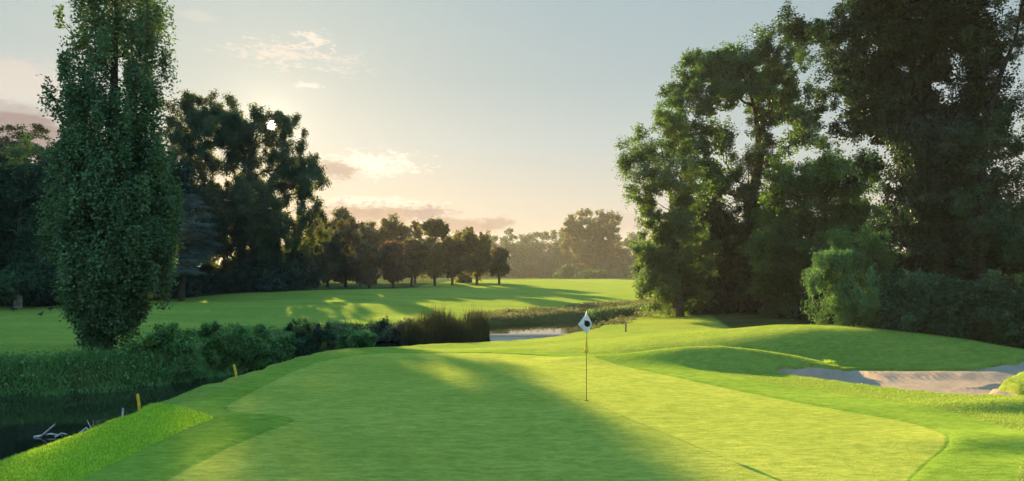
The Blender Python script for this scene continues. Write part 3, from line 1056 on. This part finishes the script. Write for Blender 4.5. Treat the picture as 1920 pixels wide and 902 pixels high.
# --- far wood closing the fairway
tree('far_tree', 'large hazy round topped tree standing proud of the far wood', 'tree', 330, 1105, 0,
     [(1110, 405, 24, 12), (1080, 412, 18, 12), (1140, 415, 20, 14), (1065, 428, 16, 16), (1100, 430, 34, 16), (1140, 440, 26, 18), (1075, 455, 24, 18), (1115, 465, 40, 24), (1150, 480, 26, 30), (1090, 490, 30, 24), (1125, 505, 40, 18)],
     'rowleaf', depth=5, spacing=3.4, n_leaf=60, rc=2.0, L=1.0, r_base=0.8, tip=0.08, grow=1.0, thin=0.0, fill=0.7)


def wood(name, label, spans, leaf, L, rc):
    """a far wood that reads as one mass: many crowns in one object"""
    V, Fq, k0 = [], [], 0
    for (px0, px1, d, top_fn, step, bot) in spans:
        px = px0
        while px < px1:
            t = top_fn(px) + random.uniform(-5, 7)
            hw = max(step, 15) * random.uniform(0.8, 1.3)
            dd = d * random.uniform(0.95, 1.08)
            k = dd / F
            h = bot - t
            for _ in range(12):
                f = random.uniform(0.02, 1) ** 0.8
                rx = hw * random.uniform(0.5, 0.8) * (0.55 + 0.7 * min(f * 1.6, 1)) * k
                c = W(px + random.gauss(0, hw * 0.35), t + h * f, dd)
                c[1] += random.uniform(-1, 1) * hw * k
                m = int(110 * random.uniform(0.7, 1.3) * (rx / rc) ** 2 * min(1, step / 15)) + 60
                v = unit(rng.normal(size=(m, 3))) * (rng.uniform(0, 1, m) ** 0.35)[:, None]
                bl = 1 + 0.35 * np.sin(v[:, 0:1] * 6 + px) * np.sin(v[:, 2:3] * 5 + f * 9)
                p = c + v * bl * np.array((rx, rx, rx * 0.75))
                p = p[p[:, 2] > -1.5]
                a, b = leaf_quads(p, L, L * 0.65)
                V.append(a)
                Fq.append(b + k0)
                k0 += len(a)
            px += step
    V, Fq = np.concatenate(V), np.concatenate(Fq)
    o = mesh_np(name, V, Fq, M[leaf], fattr={'rnd': rng.uniform(0, 1, len(Fq))})
    tag(o, label, kind='stuff')
    return o


wood('far_wood', 'hazy brown green wood closing the far end of the fairway',
     [(540, 935, 425, lambda x: 444 + 7 * math.sin(x * 0.05), 11, 527),
      (905, 1060, 420, lambda x: np.interp(x, [905, 925, 940, 955, 970, 985, 1000, 1035, 1060], [446, 436, 440, 428, 438, 432, 436, 425, 434]), 7, 527),
      (1050, 1330, 430, lambda x: np.interp(x, [1050, 1165, 1190, 1330], [440, 440, 428, 425]), 10, 527),
      (1050, 1195, 300, lambda x: 510 + 6 * math.sin(x * 0.11), 7, 527)], 'darkleaf', 1.1, 2.0)

# --- the trees on the right
RT = 'trees of the dense stand right of the green'
tree('open_tree', 'airy sunlit edged tree at the left end of the right hand stand', 'tree', 50, 1275, 600,
     [(1262, 215, 22, 16), (1235, 240, 26, 20), (1205, 250, 20, 18), (1180, 290, 26, 18), (1168, 315, 18, 18), (1215, 300, 30, 26), (1190, 345, 28, 22), (1245, 290, 28, 24), (1270, 260, 26, 24), (1230, 350, 32, 26),
      (1205, 380, 28, 18), (1265, 350, 30, 34), (1240, 410, 34, 26), (1275, 410, 36, 36), (1225, 450, 30, 30), (1260, 470, 40, 36), (1215, 495, 22, 24), (1235, 525, 30, 28), (1275, 530, 36, 36), (1245, 570, 28, 22), (1300, 480, 36, 40), (1305, 560, 40, 32), (1205, 535, 12, 10)],
     'rimleaf', 'bark', RT, depth=2.0, spacing=0.85, n_leaf=70, rc=0.62, L=0.19, r_base=0.34, thin=0.25, tip=0.014)
tree('ash_tree', 'tall domed ash with open forking limbs and ivy clad trunk', 'tree', 56, 1405, 603,
     [(1300, 130, 28, 20), (1335, 112, 34, 18), (1385, 102, 38, 16), (1440, 100, 40, 18), (1490, 118, 26, 22), (1290, 170, 34, 24), (1345, 150, 44, 26), (1410, 140, 48, 26), (1470, 150, 42, 28), (1505, 180, 26, 34),
      (1275, 215, 28, 26), (1325, 200, 40, 24), (1385, 185, 40, 20), (1460, 195, 40, 24), (1265, 262, 24, 28), (1300, 250, 24, 24), (1495, 235, 30, 24), (1335, 252, 26, 20), (1360, 330, 30, 24), (1300, 296, 24, 22), (1480, 262, 26, 20), (1452, 300, 20, 18), (1340, 300, 30, 20), (1480, 300, 24, 20), (1290, 330, 24, 24), (1345, 360, 40, 26)],
     'ash', 'dark_bark', RT, depth=3.2, spacing=1.0, n_leaf=78, rc=0.72, L=0.24, r_base=0.75, thin=0.35, tip=0.02,
     trunk=[(W(1405, 603, 56)), W(1405, 480, 56), W(1405, 380, 56), W(1425, 300, 56), W(1418, 220, 56), W(1400, 150, 56)])
bush('trunk_ivy', 'dark ivy smothering the trunk and fork of the domed ash', 'ivy', 55.3, 1405,
     [(1418, 240, 15, 26), (1372, 262, 11, 24), (1442, 255, 12, 26), (1395, 300, 18, 28), (1425, 300, 20, 30), (1408, 345, 26, 30), (1410, 395, 34, 34), (1405, 445, 42, 36), (1400, 495, 55, 40), (1380, 545, 60, 40), (1440, 545, 50, 40), (1400, 585, 60, 22), (1345, 575, 40, 30)],
     'ivy', None, depth=0.6, spacing=0.95, n_leaf=85, rc=0.72, L=0.22, r_base=0.2)
tree('yellow_green_tree', 'yellow green leafy tree in the middle of the right hand stand', 'tree', 47, 1560, 606,
     [(1480, 322, 24, 20), (1462, 350, 20, 20), (1520, 292, 28, 16), (1570, 300, 34, 18), (1610, 318, 34, 20), (1645, 330, 26, 24), (1535, 335, 36, 24), (1500, 365, 36, 28), (1580, 355, 42, 28), (1630, 375, 36, 32), (1480, 415, 42, 36), (1540, 410, 46, 36),
      (1600, 425, 46, 36), (1460, 470, 44, 40), (1520, 475, 46, 40), (1470, 530, 46, 40), (1530, 540, 46, 40), (1500, 580, 50, 26), (1580, 480, 40, 40)],
     'yellowleaf', 'dark_bark', RT, depth=2.2, spacing=0.9, n_leaf=80, rc=0.66, L=0.2, r_base=0.3, tip=0.014)
tree('great_dark_tree', 'huge black green tree towering out of the frame at the right', 'tree', 36, 1740, 640,
     [(1505, 22, 24, 22), (1545, 40, 34, 26), (1525, 85, 30, 22), (1580, 80, 40, 32), (1560, 130, 38, 26), (1610, 20, 44, 36), (1660, -20, 60, 50), (1730, -40, 60, 60), (1690, 60, 60, 46), (1640, 110, 50, 40), (1755, 50, 56, 50), (1700, 140, 66, 50),
      (1600, 180, 44, 22), (1550, 185, 32, 14), (1780, 130, 46, 50), (1650, 215, 50, 32), (1730, 220, 66, 46), (1800, 220, 40, 50), (1590, 235, 40, 14), (1690, 290, 60, 44), (1770, 300, 60, 50), (1650, 310, 30, 24), (1710, 370, 60, 46), (1790, 380, 56, 50),
      (1690, 440, 50, 44), (1760, 460, 66, 46), (1830, 460, 40, 46), (1710, 520, 60, 46), (1790, 540, 66, 46), (1740, 595, 66, 36), (1690, -110, 70, 60), (1760, -130, 60, 60), (1640, -70, 50, 40)],
     'blackleaf', 'dark_bark', RT, depth=2.2, spacing=0.8, n_leaf=85, rc=0.6, L=0.18, r_base=0.6, tip=0.014)
tree('open_branched_tree', 'open tree with bare forking limbs against the sky at the right frame edge', 'tree', 33, 1832, 640,
     [(1800, 20, 26, 30), (1850, -10, 34, 26), (1900, 10, 34, 30), (1940, 40, 34, 40), (1870, 60, 22, 26), (1910, 100, 26, 26), (1820, 90, 24, 26), (1880, 160, 28, 24), (1930, 170, 30, 30), (1870, 230, 30, 26), (1915, 260, 34, 30), (1890, 320, 34, 28), (1940, 340, 40, 36),
      (1870, 380, 40, 34), (1920, 410, 46, 36), (1860, 440, 44, 36), (1920, 480, 50, 40), (1870, 520, 50, 40), (1930, 550, 50, 40), (1880, 590, 50, 36), (1860, -90, 60, 40), (1960, -60, 50, 50), (1815, 290, 30, 40), (1845, 340, 36, 40), (1820, 420, 36, 50), (1850, 270, 30, 30), (1910, 200, 26, 30)],
     'darkleaf', 'dark_bark', RT, depth=1.8, spacing=0.68, n_leaf=62, rc=0.5, L=0.14, r_base=0.36, thin=0.3, tip=0.010,
     trunk=[W(1832, 645, 33), W(1836, 480, 33), W(1842, 300, 33), W(1846, 240, 33), W(1872, 150, 33), W(1905, 70, 33), W(1925, -40, 33)])
bush('willow_shrub', 'pale green drooping willow shrub in front of the dark stand', 'shrub', 31, 1600,
     [(1590, 436, 18, 10), (1640, 444, 26, 14), (1670, 470, 22, 20), (1690, 520, 22, 30), (1665, 560, 26, 30), (1520, 520, 12, 14), (1625, 462, 28, 18), (1560, 470, 26, 18), (1535, 495, 24, 18), (1590, 490, 36, 24), (1640, 500, 30, 26), (1560, 530, 34, 26), (1610, 540, 40, 30), (1550, 570, 22, 22), (1590, 580, 36, 24), (1640, 570, 34, 26)],
     'willow', None, depth=0.9, spacing=0.55, n_leaf=120, rc=0.5, L=0.17, Wd=0.05, r_base=0.08, droop=0.6, hang=1.0, grow=1.12, thin=0.35, fill=0.6)
LG = 'laurel bushes along the foot of the right hand stand'
for lab, d, bpx, lb in (
        ('dark laurel bush right of the pale willow shrub', 30, 1690, [(1670, 575, 30, 40), (1705, 560, 34, 40), (1690, 605, 40, 26)]),
        ('dark laurel bush third from the right along the stand foot', 29.5, 1765, [(1750, 570, 36, 44), (1785, 575, 34, 40), (1765, 615, 44, 24)]),
        ('dark laurel bush second from the right frame edge', 29, 1845, [(1830, 580, 36, 46), (1865, 575, 36, 46), (1845, 625, 46, 22)]),
        ('dark laurel bush cut by the right frame edge', 28.6, 1925, [(1905, 580, 36, 50), (1950, 590, 40, 50), (1920, 635, 46, 20)])):
    bush('laurel_bush', lab, 'shrub', d, bpx, lb, 'darkleaf', LG, depth=0.7, spacing=0.55, n_leaf=90, rc=0.45, L=0.15)
HG = 'dark holly bushes under the ash and the yellow green tree'
for lab, d, bpx, lb in (
        ('dark holly bush under the airy tree, left of the ash trunk', 54, 1330, [(1315, 540, 40, 44), (1350, 555, 36, 36), (1330, 585, 40, 20), (1330, 480, 44, 44), (1300, 440, 30, 40), (1350, 430, 36, 36), (1320, 400, 26, 26)]),
        ('dark holly bush in the shade right of the ash trunk', 52, 1470, [(1450, 560, 40, 36), (1490, 565, 40, 34), (1470, 590, 44, 16), (1460, 500, 46, 40), (1445, 430, 34, 40), (1480, 380, 36, 36)]),
        ('dark holly bush in the shade left of the willow shrub', 44, 1540, [(1520, 575, 36, 30), (1560, 570, 34, 34), (1590, 585, 30, 20)])):
    bush('holly_bush', lab, 'shrub', d, bpx, lb, 'blackleaf', HG, depth=1.0, spacing=0.9, n_leaf=85, rc=0.7, L=0.22)
wood('dark_wood', 'dark wood massed behind the right hand trees',
     [(1300, 2250, 74, lambda x: np.interp(x, [1300, 1420, 1600, 2250], [490, 450, 400, 330]), 22, 575)], 'darkleaf', 0.5, 1.2)


# ------------------------------------------------------------------ the banks
def bank_pts(n, s0, s1, xr, yr, cond=None):
    x = rng.uniform(*xr, n * 12)
    y = rng.uniform(*yr, n * 12)
    s = stream_s(x, y)
    k = (s > s0) & (s < s1) & ~((x > -3) & (x < 6.5) & (y > 45) & (y < 60) & (s < 2.2))
    if cond is not None:
        k &= cond(x, y)
    x, y = x[k][:n], y[k][:n]
    z = ground_z(x, y)
    return np.stack([x, y, z], 1)


def far_side(x, y):
    return y > np.interp(x, [-12, -9, -5, -2, 4, 10.5, 19], [36, 43, 44.5, 47, 53, 61, 70])


BB_ = 'bushes overhanging the stream'
bush('bank_bush', 'leafy green bush right of the poplar, leaning over the water', 'shrub', 29.6, 318,
     [(285, 655, 32, 26), (325, 645, 34, 22), (355, 660, 28, 26), (300, 685, 40, 22), (345, 690, 36, 20), (265, 680, 18, 20)], group=BB_, base_z=-1.45)
bush('bank_bush', 'tallest rounded bush on the far bank, middle of the bush line', 'shrub', 32, 430,
     [(395, 640, 28, 24), (430, 632, 34, 22), (410, 665, 36, 24), (455, 655, 30, 26), (430, 685, 40, 16), (375, 675, 20, 22)], group=BB_, base_z=-1.45)
bush('bank_bush', 'rounded bush right of the tallest one, above the second yellow stake', 'shrub', 34, 500,
     [(485, 640, 26, 20), (515, 640, 22, 18), (500, 660, 34, 18), (530, 655, 12, 16), (475, 672, 26, 14)], group=BB_, base_z=-1.45)
bush('bank_bush', 'small dark bush with spiky twigs right of the bush line', 'shrub', 38, 575,
     [(555, 625, 14, 16), (580, 630, 18, 16), (605, 628, 18, 18), (625, 640, 12, 12), (575, 645, 28, 10), (612, 615, 10, 8)], 'darkleaf', group=BB_, base_z=-1.45)
bush('bank_bush', 'low scrubby bush on the far bank just left of the reeds', 'shrub', 43, 715,
     [(700, 622, 10, 10), (720, 618, 12, 12), (745, 618, 12, 12), (670, 630, 10, 8), (730, 630, 24, 8), (765, 612, 14, 12)], 'scrub', group=BB_, base_z=-1.2, L=0.14)

bush('bank_bush', 'low leafy bush at the riffle, between the spiky bush and the scrubby one', 'shrub', 40.5, 665,
     [(645, 634, 12, 10), (668, 630, 14, 11), (690, 634, 12, 9), (665, 645, 26, 8)], group=BB_, base_z=-1.5, L=0.14)

# reeds: a dense dark bed
m = 9000
x, y = rng.uniform(-6.6, -1.5, m), rng.uniform(40.6, 44.6, m)
edge = np.minimum(np.minimum(x + 6.6, -1.5 - x), 1.5) / 1.5
h = 1.7 * (0.45 + 0.55 * np.clip(edge * 2.2, 0, 1) ** 0.5) * (0.82 + 0.16 * np.sin(x * 2.3 + y) + 0.13 * np.sin(x * 6.1 - y * 2)) * np.where(rng.uniform(0, 1, m) < 0.06, 1.25, 1.0)
V, Fq = blades(np.stack([x, y, water_z(y) - 0.1], 1), h, 0.06, 0.13)
tag(mesh_np('reed_bed', V, Fq, M['reed'], fattr={'rnd': rng.uniform(0, 1, len(Fq))}), 'dark upright reeds standing in the stream behind the green', kind='stuff')

# long grass on the left bank and along the edges
p1 = bank_pts(26000, -0.1, 2.6, (-40, -12), (20, 32), lambda x, y: (x < -10.8) & (y > 21))
p2 = bank_pts(9000, 0.1, 2.0, (-16, 20), (33, 80), lambda x, y: far_side(x, y) | (y > 60))
hb = 0.5 * (0.7 + 0.5 * np.sin(p1[:, 0] * 1.7 + p1[:, 1]) * np.sin(p1[:, 1] * 2.3 - p1[:, 0] * 0.6) + 0.35 * (rng.uniform(0, 1, len(p1)) < 0.05))
V1, F1 = blades(p1, hb, 0.03, 0.45)
q = bank_pts(170, -0.5, 0.15, (-40, -12), (20, 34), lambda x, y: (x < -10.8) & (y > 22))
iq = np.repeat(np.arange(len(q)), 45)
q = q[iq] + rng.normal(size=(len(iq), 3)) * np.array((0.22, 0.16, 0.0))
q[:, 2] = np.maximum(ground_z(q[:, 0], q[:, 1]), WATER_Z - 0.1)
hq = (0.25 + 0.45 * rng.uniform(0, 1, 400) ** 2)[iq % 400]
Vq, Fqq = blades(q, hq, 0.03, 0.55)
V1, F1 = np.concatenate([V1, Vq]), np.concatenate([F1, Fqq + len(V1)])
V2, F2 = blades(p2, 0.38, 0.05, 0.4)
V3, F3 = leaf_quads(p1[:9000] + np.array((0, 0, 0.15)) + rng.normal(size=(9000, 3)) * 0.12, 0.16, 0.09)
F1q = np.concatenate([F1, F1[:, :1]], 1)
tag(mesh_np('bank_grass', np.concatenate([V1, V2]), np.concatenate([F1, F2 + len(V1)]), M['bankblade'], fattr={'rnd': rng.uniform(0, 1, len(F1) + len(F2))}),
    'long rank grass along the far bank of the stream', kind='stuff')
tag(mesh_np('bank_weeds', V3, F3, M['bankblade'], fattr={'rnd': rng.uniform(0, 1, len(F3))}), 'leafy weeds among the long grass below the poplar', kind='stuff')
# scrub along the upper stream
c = np.concatenate([bank_pts(300, 0.3, 6.5, (-3, 24), (44, 76), far_side), bank_pts(110, -0.1, 1.5, (4.5, 24), (44, 70), lambda x, y: ~far_side(x, y)), bank_pts(40, 0.0, 1.5, (-14, -6), (38, 50), far_side)])
idx = np.repeat(np.arange(len(c)), 90)
pp = c[idx] + rng.normal(size=(len(idx), 3)) * np.array((0.45, 0.45, 0.10)) + np.array((0, 0, 0.08))
V, Fq = leaf_quads(pp, 0.2, 0.12)
tag(mesh_np('bank_scrub', V, Fq, M['scrub'], fattr={'rnd': np.clip(rng.uniform(0, 1, len(c))[idx] * .6 + rng.uniform(0, .4, len(idx)), 0, 1)}), 'dull grey green scrub along the upper stream', kind='stuff')


# ------------------------------------------------------------------ mown rough: short blades
def scatter(n, xr, yr, cond):
    x, y = rng.uniform(*xr, n), rng.uniform(*yr, n)
    z, zt, s, b, g = ground_z(x, y, True)
    k = cond(x, y, s, b, g)
    return np.stack([x[k], y[k], z[k] - 0.003], 1)


ps = scatter(60000, (-9.6, -6.2), (7.5, 16.5), lambda x, y, s, b, g: (s > 0.12) & (sdf(x, y, STRIP) > -0.02))
V, Fq = blades(ps, 0.05, 0.012, 0.5)
tag(mesh_np('strip_grass', V, Fq, M['stripblade'], fattr={'rnd': rng.uniform(0, 1, len(Fq))}), 'bright lime longer grass strip along the near bank', kind='stuff')
pr = np.concatenate([
    scatter(110000, (4.5, 14), (8.5, 19), lambda x, y, s, b, g: (b < 0.02) & (sdf(x, y, COLLAR) < 0)),
    scatter(60000, (2, 14), (19, 25), lambda x, y, s, b, g: (b < 0.05) & (sdf(x, y, COLLAR) < 0)),
    scatter(50000, (3, 28), (24, 33), lambda x, y, s, b, g: (b < 0.05)),
    scatter(30000, (-9.8, 4), (15, 31), lambda x, y, s, b, g: (s > 0.15) & (sdf(x, y, COLLAR) < 0))])
V, Fq = blades(pr, 0.030, 0.011, 0.6)
tag(mesh_np('rough_grass', V, Fq, M['blade'], fattr={'rnd': rng.uniform(0, 1, len(Fq))}), 'short rough grass over the ridge and mounds by the bunker', kind='stuff')

# ------------------------------------------------------------------ flag, stakes, hole
M['pole'] = simple('pole', (0.20, 0.15, 0.04), 0.4)
M['yellow'] = simple('yellow', (0.75, 0.52, 0.03), 0.5, 0.15, 20)
M['cloth'] = simple('cloth', (0.72, 0.72, 0.74), 0.8, 0.04, 30)
M['black'] = simple('black', (0.012, 0.012, 0.014), 0.7)
M['hole'] = simple('hole', (0.01, 0.012, 0.008), 0.9)  # near-black colour holds the shade inside the cup
M['stake'] = simple('stake', (0.62, 0.40, 0.03), 0.6, 0.25, 10)
M['post'] = simple('post', (0.16, 0.13, 0.09), 0.85, 0.3, 12)
M['white'] = simple('white', (0.75, 0.75, 0.72), 0.6)
M['crow'] = simple('crow', (0.012, 0.012, 0.014), 0.45)

fd = 16.55
fx = (1099.5 - 960) / F * fd
fz = float(land(np.array([fx]), np.array([fd]))[0]) - 0.022
flag = thing('golf_flag', 'white diamond flag with black round emblem hanging on a thin pole', 'flag', (fx, fd, fz))
G = Geo()
G.tube([(0, 0, -0.1), (0, 0, 1.0), (0, 0, 2.16)], [0.0095, 0.009, 0.008], 8)
G.build('pole', M['pole'], flag)
G = Geo()
prof = [(0.011, 1.16), (0.05, 1.165), (0.058, 1.20), (0.040, 1.27), (0.030, 1.30), (0.033, 1.34), (0.022, 1.40), (0.020, 1.60), (0.012, 1.62)]
G.tube([(0, 0, z) for r, z in prof], [r for r, z in prof], 10)
G.build('marker_sleeve', M['yellow'], flag)


def flag_half(u, v):
    if u < 0:
        return float(np.interp(v, [0, 0.15, 0.42, 0.55, 0.8, 1.0], [0.02, 0.085, 0.205, 0.15, 0.055, 0.006]))
    return float(np.interp(v, [0, 0.15, 0.40, 0.52, 0.66, 0.85, 1.0], [0.02, 0.065, 0.135, 0.128, 0.085, 0.03, 0.006]))


def flag_pt(u, v):
    """u across -1..1, v up 0..1: a soft cloth caught at the pole, corners left and right"""
    half = flag_half(u, v)
    x = u * half
    z = 1.635 + v * 0.53 + 0.012 * math.sin(u * 4 + v * 3)
    y = -0.035 - 0.05 * math.sin(u * 3.6 + 0.6 + v * 2.4) * (0.35 + 0.65 * abs(u)) - 0.02 * math.sin(u * 7.5 - v * 3)
    return x, y, z


def flag_sheet(un, vn, off, shape=None):
    vs_, fs = [], []
    for j in range(vn + 1):
        for i in range(un + 1):
            u, v = (-1 + 2 * i / un, j / vn)
            if shape:
                u, v = shape(u, v)
            x, y, z = flag_pt(u, v)
            vs_.append((x, y + off, z))
    for j in range(vn):
        for i in range(un):
            a = j * (un + 1) + i
            fs.append((a, a + 1, a + un + 2, a + un + 1))
    return vs_, fs


v0, f0 = flag_sheet(16, 24, 0.0)
v1, f1 = flag_sheet(16, 24, 0.005)
G = Geo()
G.v = v0 + v1
o_ = len(v0)
G.f = f0 + [tuple(o_ + i for i in q[::-1]) for q in f1]
G.build('flag_cloth', M['cloth'], flag)


# emblem: a round black body with a small crest at its upper left
def emblem():
    vs_, fs = [], []
    cu, cz, r = 0.020, 0.43, 0.077
    k = 40
    ring = []
    for i in range(k):
        a = 2 * math.pi * i / k
        rr = r * (1 + 0.04 * math.sin(3 * a))
        da = (a - R(132) + math.pi) % (2 * math.pi) - math.pi
        rr += 0.045 * math.exp(-(da / 0.17) ** 2) - 0.012 * math.exp(-((da + 0.38) / 0.16) ** 2)
        ring.append((cu + rr * math.cos(a), cz * 0.53 + rr * math.sin(a)))
    for off in (-0.006, -0.003):
        b0 = len(vs_)
        for s in (0.02, 0.35, 0.7, 1.0):
            for (x, z) in ring:
                xx, zz = cu + (x - cu) * s, cz * 0.53 + (z - cz * 0.53) * s
                v = zz / 0.53
                X_, Y_, Z_ = flag_pt(max(-1, min(1, xx / flag_half(xx, v))), v)
                vs_.append((X_, Y_ + off, Z_))
        for j in range(3):
            for i in range(k):
                fs.append((b0 + j * k + i, b0 + j * k + (i + 1) % k, b0 + (j + 1) * k + (i + 1) % k, b0 + (j + 1) * k + i))
        fs.append(tuple(b0 + i for i in range(k)))
    G = Geo()
    G.v, G.f = vs_, fs
    return G.build('emblem', M['black'], flag)


emblem()
G = Geo()
G.tube([(0, 0, -0.05), (0, 0, 0.004)], [0.054, 0.054], 20)  # solid disc just above the turf, its black painted for the cup's shade
hole = G.build('golf_hole_disc', M['hole'])
hole.location = (fx, fd, fz)
tag(hole, 'small dark disc standing for the shaded hole in the green at the foot of the flag pole', 'hole')


def stake(name, label, cat, x, y, z, h, r, mat, lean, group=None):
    G = Geo()
    lx, ly = lean
    G.tube([(0, 0, -0.25), (lx * .5, ly * .5, h * .5), (lx, ly, h), (lx * 1.02, ly * 1.02, h + r * .6)], [r, r, r * 0.95, r * 0.5], 8)
    o = G.build(name, M[mat], smooth=False)
    o.location = (x, y, z)
    return tag(o, label, cat, group)


SG = 'yellow stakes marking the stream'
p = W(263, 776, 15.2)
stake('marker_stake', 'yellow marker stake on the near bank beside the dark pool, the taller in view', 'stake', p[0], p[1], gz(p[0], p[1]) - .02, p[2] + 0.45 - gz(p[0], p[1]), 0.032, 'stake', (-0.06, 0), SG)
p = W(449, 714, 20.0)
stake('marker_stake', 'yellow marker stake leaning below the rounded bushes', 'stake', p[0] - .05, p[1], gz(p[0] - .05, p[1]) - .02, p[2] + 0.48 - gz(p[0] - .05, p[1]), 0.036, 'stake', (-0.11, 0), SG)
for lab, px, py, d, h, mt in (('short weathered post in the turf left of the airy tree', 1173, 622, 39, 0.55, 'post'), ('lone thin post on the far edge of the upper stream', 1121, 573, 64, 0.6, 'post'),
                              ('short grey post stub on the near bank left of the yellow stake', 229, 792, 14.6, 0.2, 'dead_wood')):
    x, y = (px - 960) / F * d, d
    stake('wooden_post', lab, 'post', x, y, gz(x, y), h, 0.05 if d > 20 else 0.02, mt, (0.02, 0))
x, y = (836 - 960) / F * 28.6, 28.6
stake('white_peg', 'tiny white peg at the back edge of the green', 'peg', x, y, gz(x, y), 0.1, 0.012, 'white', (0, 0))

# --- dead branches and a small plant by the pool
def dead_branch(label, loc, pts_list, group=None):
    G = Geo()
    for pts, r in pts_list:
        G.tube(pts, [r * (1 - 0.7 * i / (len(pts) - 1)) for i in range(len(pts))], 6)
    o = G.build('dead_branch', M['dead_wood'])
    o.location = loc
    return tag(o, label, 'branch', group)


x, y = (174 - 960) / F * 14.0, 14.0
dead_branch('forked dead stick standing on the near bank by the small plant', (x, y, gz(x, y)), [([(0, 0, -.1), (-.06, 0, .10), (-.12, 0, .22)], .012), ([(-.03, 0, .02), (.0, 0.02, .14), (-.01, .02, .22)], .009)])
p = W(78, 822, 17.6)
dead_branch('bleached dead branch lying in the dark pool, larger of two', (-12.9, 19.0, WATER_Z), [([(-.4, 0, .0), (0, .1, .07), (.35, .05, .03)], .045), ([(-.2, 0, .02), (.02, .05, .24), (.15, .05, .36)], .035), ([(.2, 0, 0), (.4, -.05, .12), (.6, -.1, .10)], .04)])
dead_branch('small bleached twig heap in the pool by the near bank', (-12.0, 19.2, WATER_Z), [([(-.2, 0, .0), (0, .05, .2), (.15, .0, .08)], .05), ([(0, 0, .0), (.15, .02, .22), (.32, .05, .14)], .04)])
bush('bank_plant', 'small pale leafy plant on the near bank below the yellow stake', 'plant', 14.1, 189, [(184, 800, 9, 6, 0), (194, 799, 8, 7, 0), (189, 805, 12, 5, 0)], 'scrub', None, depth=0.05, spacing=0.1, n_leaf=40, rc=0.07, L=0.05, r_base=0.008, base_z=-0.35)

# grass tuft on the end of the ridge
p = W(1556, 687, 24.3)
q = np.stack([p[0] + rng.normal(size=350) * 0.10, p[1] + rng.normal(size=350) * 0.10, np.zeros(350)], 1)
q[:, 2] = land(q[:, 0], q[:, 1]) - 0.05
V, Fq = blades(q - np.array((p[0], p[1], 0)), 0.17, 0.014, 0.5)
o = mesh_np('grass_tuft', V, Fq, M['stripblade'], fattr={'rnd': rng.uniform(0, 1, len(Fq))})
o.location = (p[0], p[1], 0)
tag(o, 'straggly grass tuft on the end of the ridge above the sand', 'grass tuft')


# ------------------------------------------------------------------ crows on the fairway
def crow(label, px, py, d, heading, head_down):
    x = (px - 960) / F * d
    root_z = gz(x, d)
    me = bpy.data.meshes.new('crow')
    hz = 0.20 if head_down else 0.33
    hx = 0.20 if head_down else 0.15
    vs_ = [(0, 0, .20), (.09, 0, .225), (hx * .8, 0, (hz + .23) / 2), (hx, 0, hz), (hx + .06, 0, hz - .01), (hx + .10, 0, hz - .02), (-.10, 0, .185), (-.20, 0, .16), (-.27, 0, .145),
           (0.0, .035, .12), (0.0, .04, .02), (.05, .045, .005), (0.0, -.035, .12), (0.0, -.04, .02), (.05, -.045, .005)]
    es = [(0, 1), (1, 2), (2, 3), (3, 4), (4, 5), (0, 6), (6, 7), (7, 8), (0, 9), (9, 10), (10, 11), (0, 12), (12, 13), (13, 14)]
    me.from_pydata(vs_, es, [])
    ob = bpy.data.objects.new('crow', me)
    COL.objects.link(ob)
    md = ob.modifiers.new('skin', 'SKIN')
    rad = [.075, .07, .045, .042, .018, .006, .06, .035, .03, .02, .008, .006, .02, .008, .006]
    for sv, r in zip(me.skin_vertices[0].data, rad):
        sv.radius = (r, r)
    me.skin_vertices[0].data[0].use_root = True
    ob.modifiers.new('sub', 'SUBSURF').levels = 1
    ob.modifiers['sub'].render_levels = 2
    me.materials.append(M['crow'])
    ob.location = (x, d, root_z)
    ob.rotation_euler = (0, 0, heading)
    ob.scale = (1.1,) * 3
    return tag(ob, label, 'bird', 'crows on the fairway')


crow('black crow nearest the frame edge on the shaded fairway', 25, 584, 55, R(200), False)
crow('black crow on the fairway closest to the stream, nearer than the other two', 77, 591, 50, R(80), False)
crow('black crow beside the poplar crown on the shaded fairway', 95, 582, 56, R(-10), True)

# ------------------------------------------------------------------ air
m, n = new_mat('haze')
v = n.new('ShaderNodeVolumePrincipled')
v.inputs['Color'].default_value = (0.94, 0.93, 0.88, 1)
v.inputs['Density'].default_value = HAZE_DENSITY
v.inputs['Anisotropy'].default_value = 0.2
n.put(n.new('ShaderNodeOutputMaterial').inputs['Volume'], v.outputs[0])
x0, x1, y0, y1, z0, z1 = -720, 720, -50, 920, -3.4, 32
hz = bpy.data.meshes.new('haze')
hz.from_pydata([(x, y, z) for z in (z0, z1) for y in (y0, y1) for x in (x0, x1)], [], [(0, 2, 3, 1), (4, 5, 7, 6), (0, 1, 5, 4), (2, 6, 7, 3), (0, 4, 6, 2), (1, 3, 7, 5)])
hz.materials.append(m)
ho = bpy.data.objects.new('haze', hz)
COL.objects.link(ho)
tag(ho, 'thin warm morning haze over the whole course', kind='stuff')
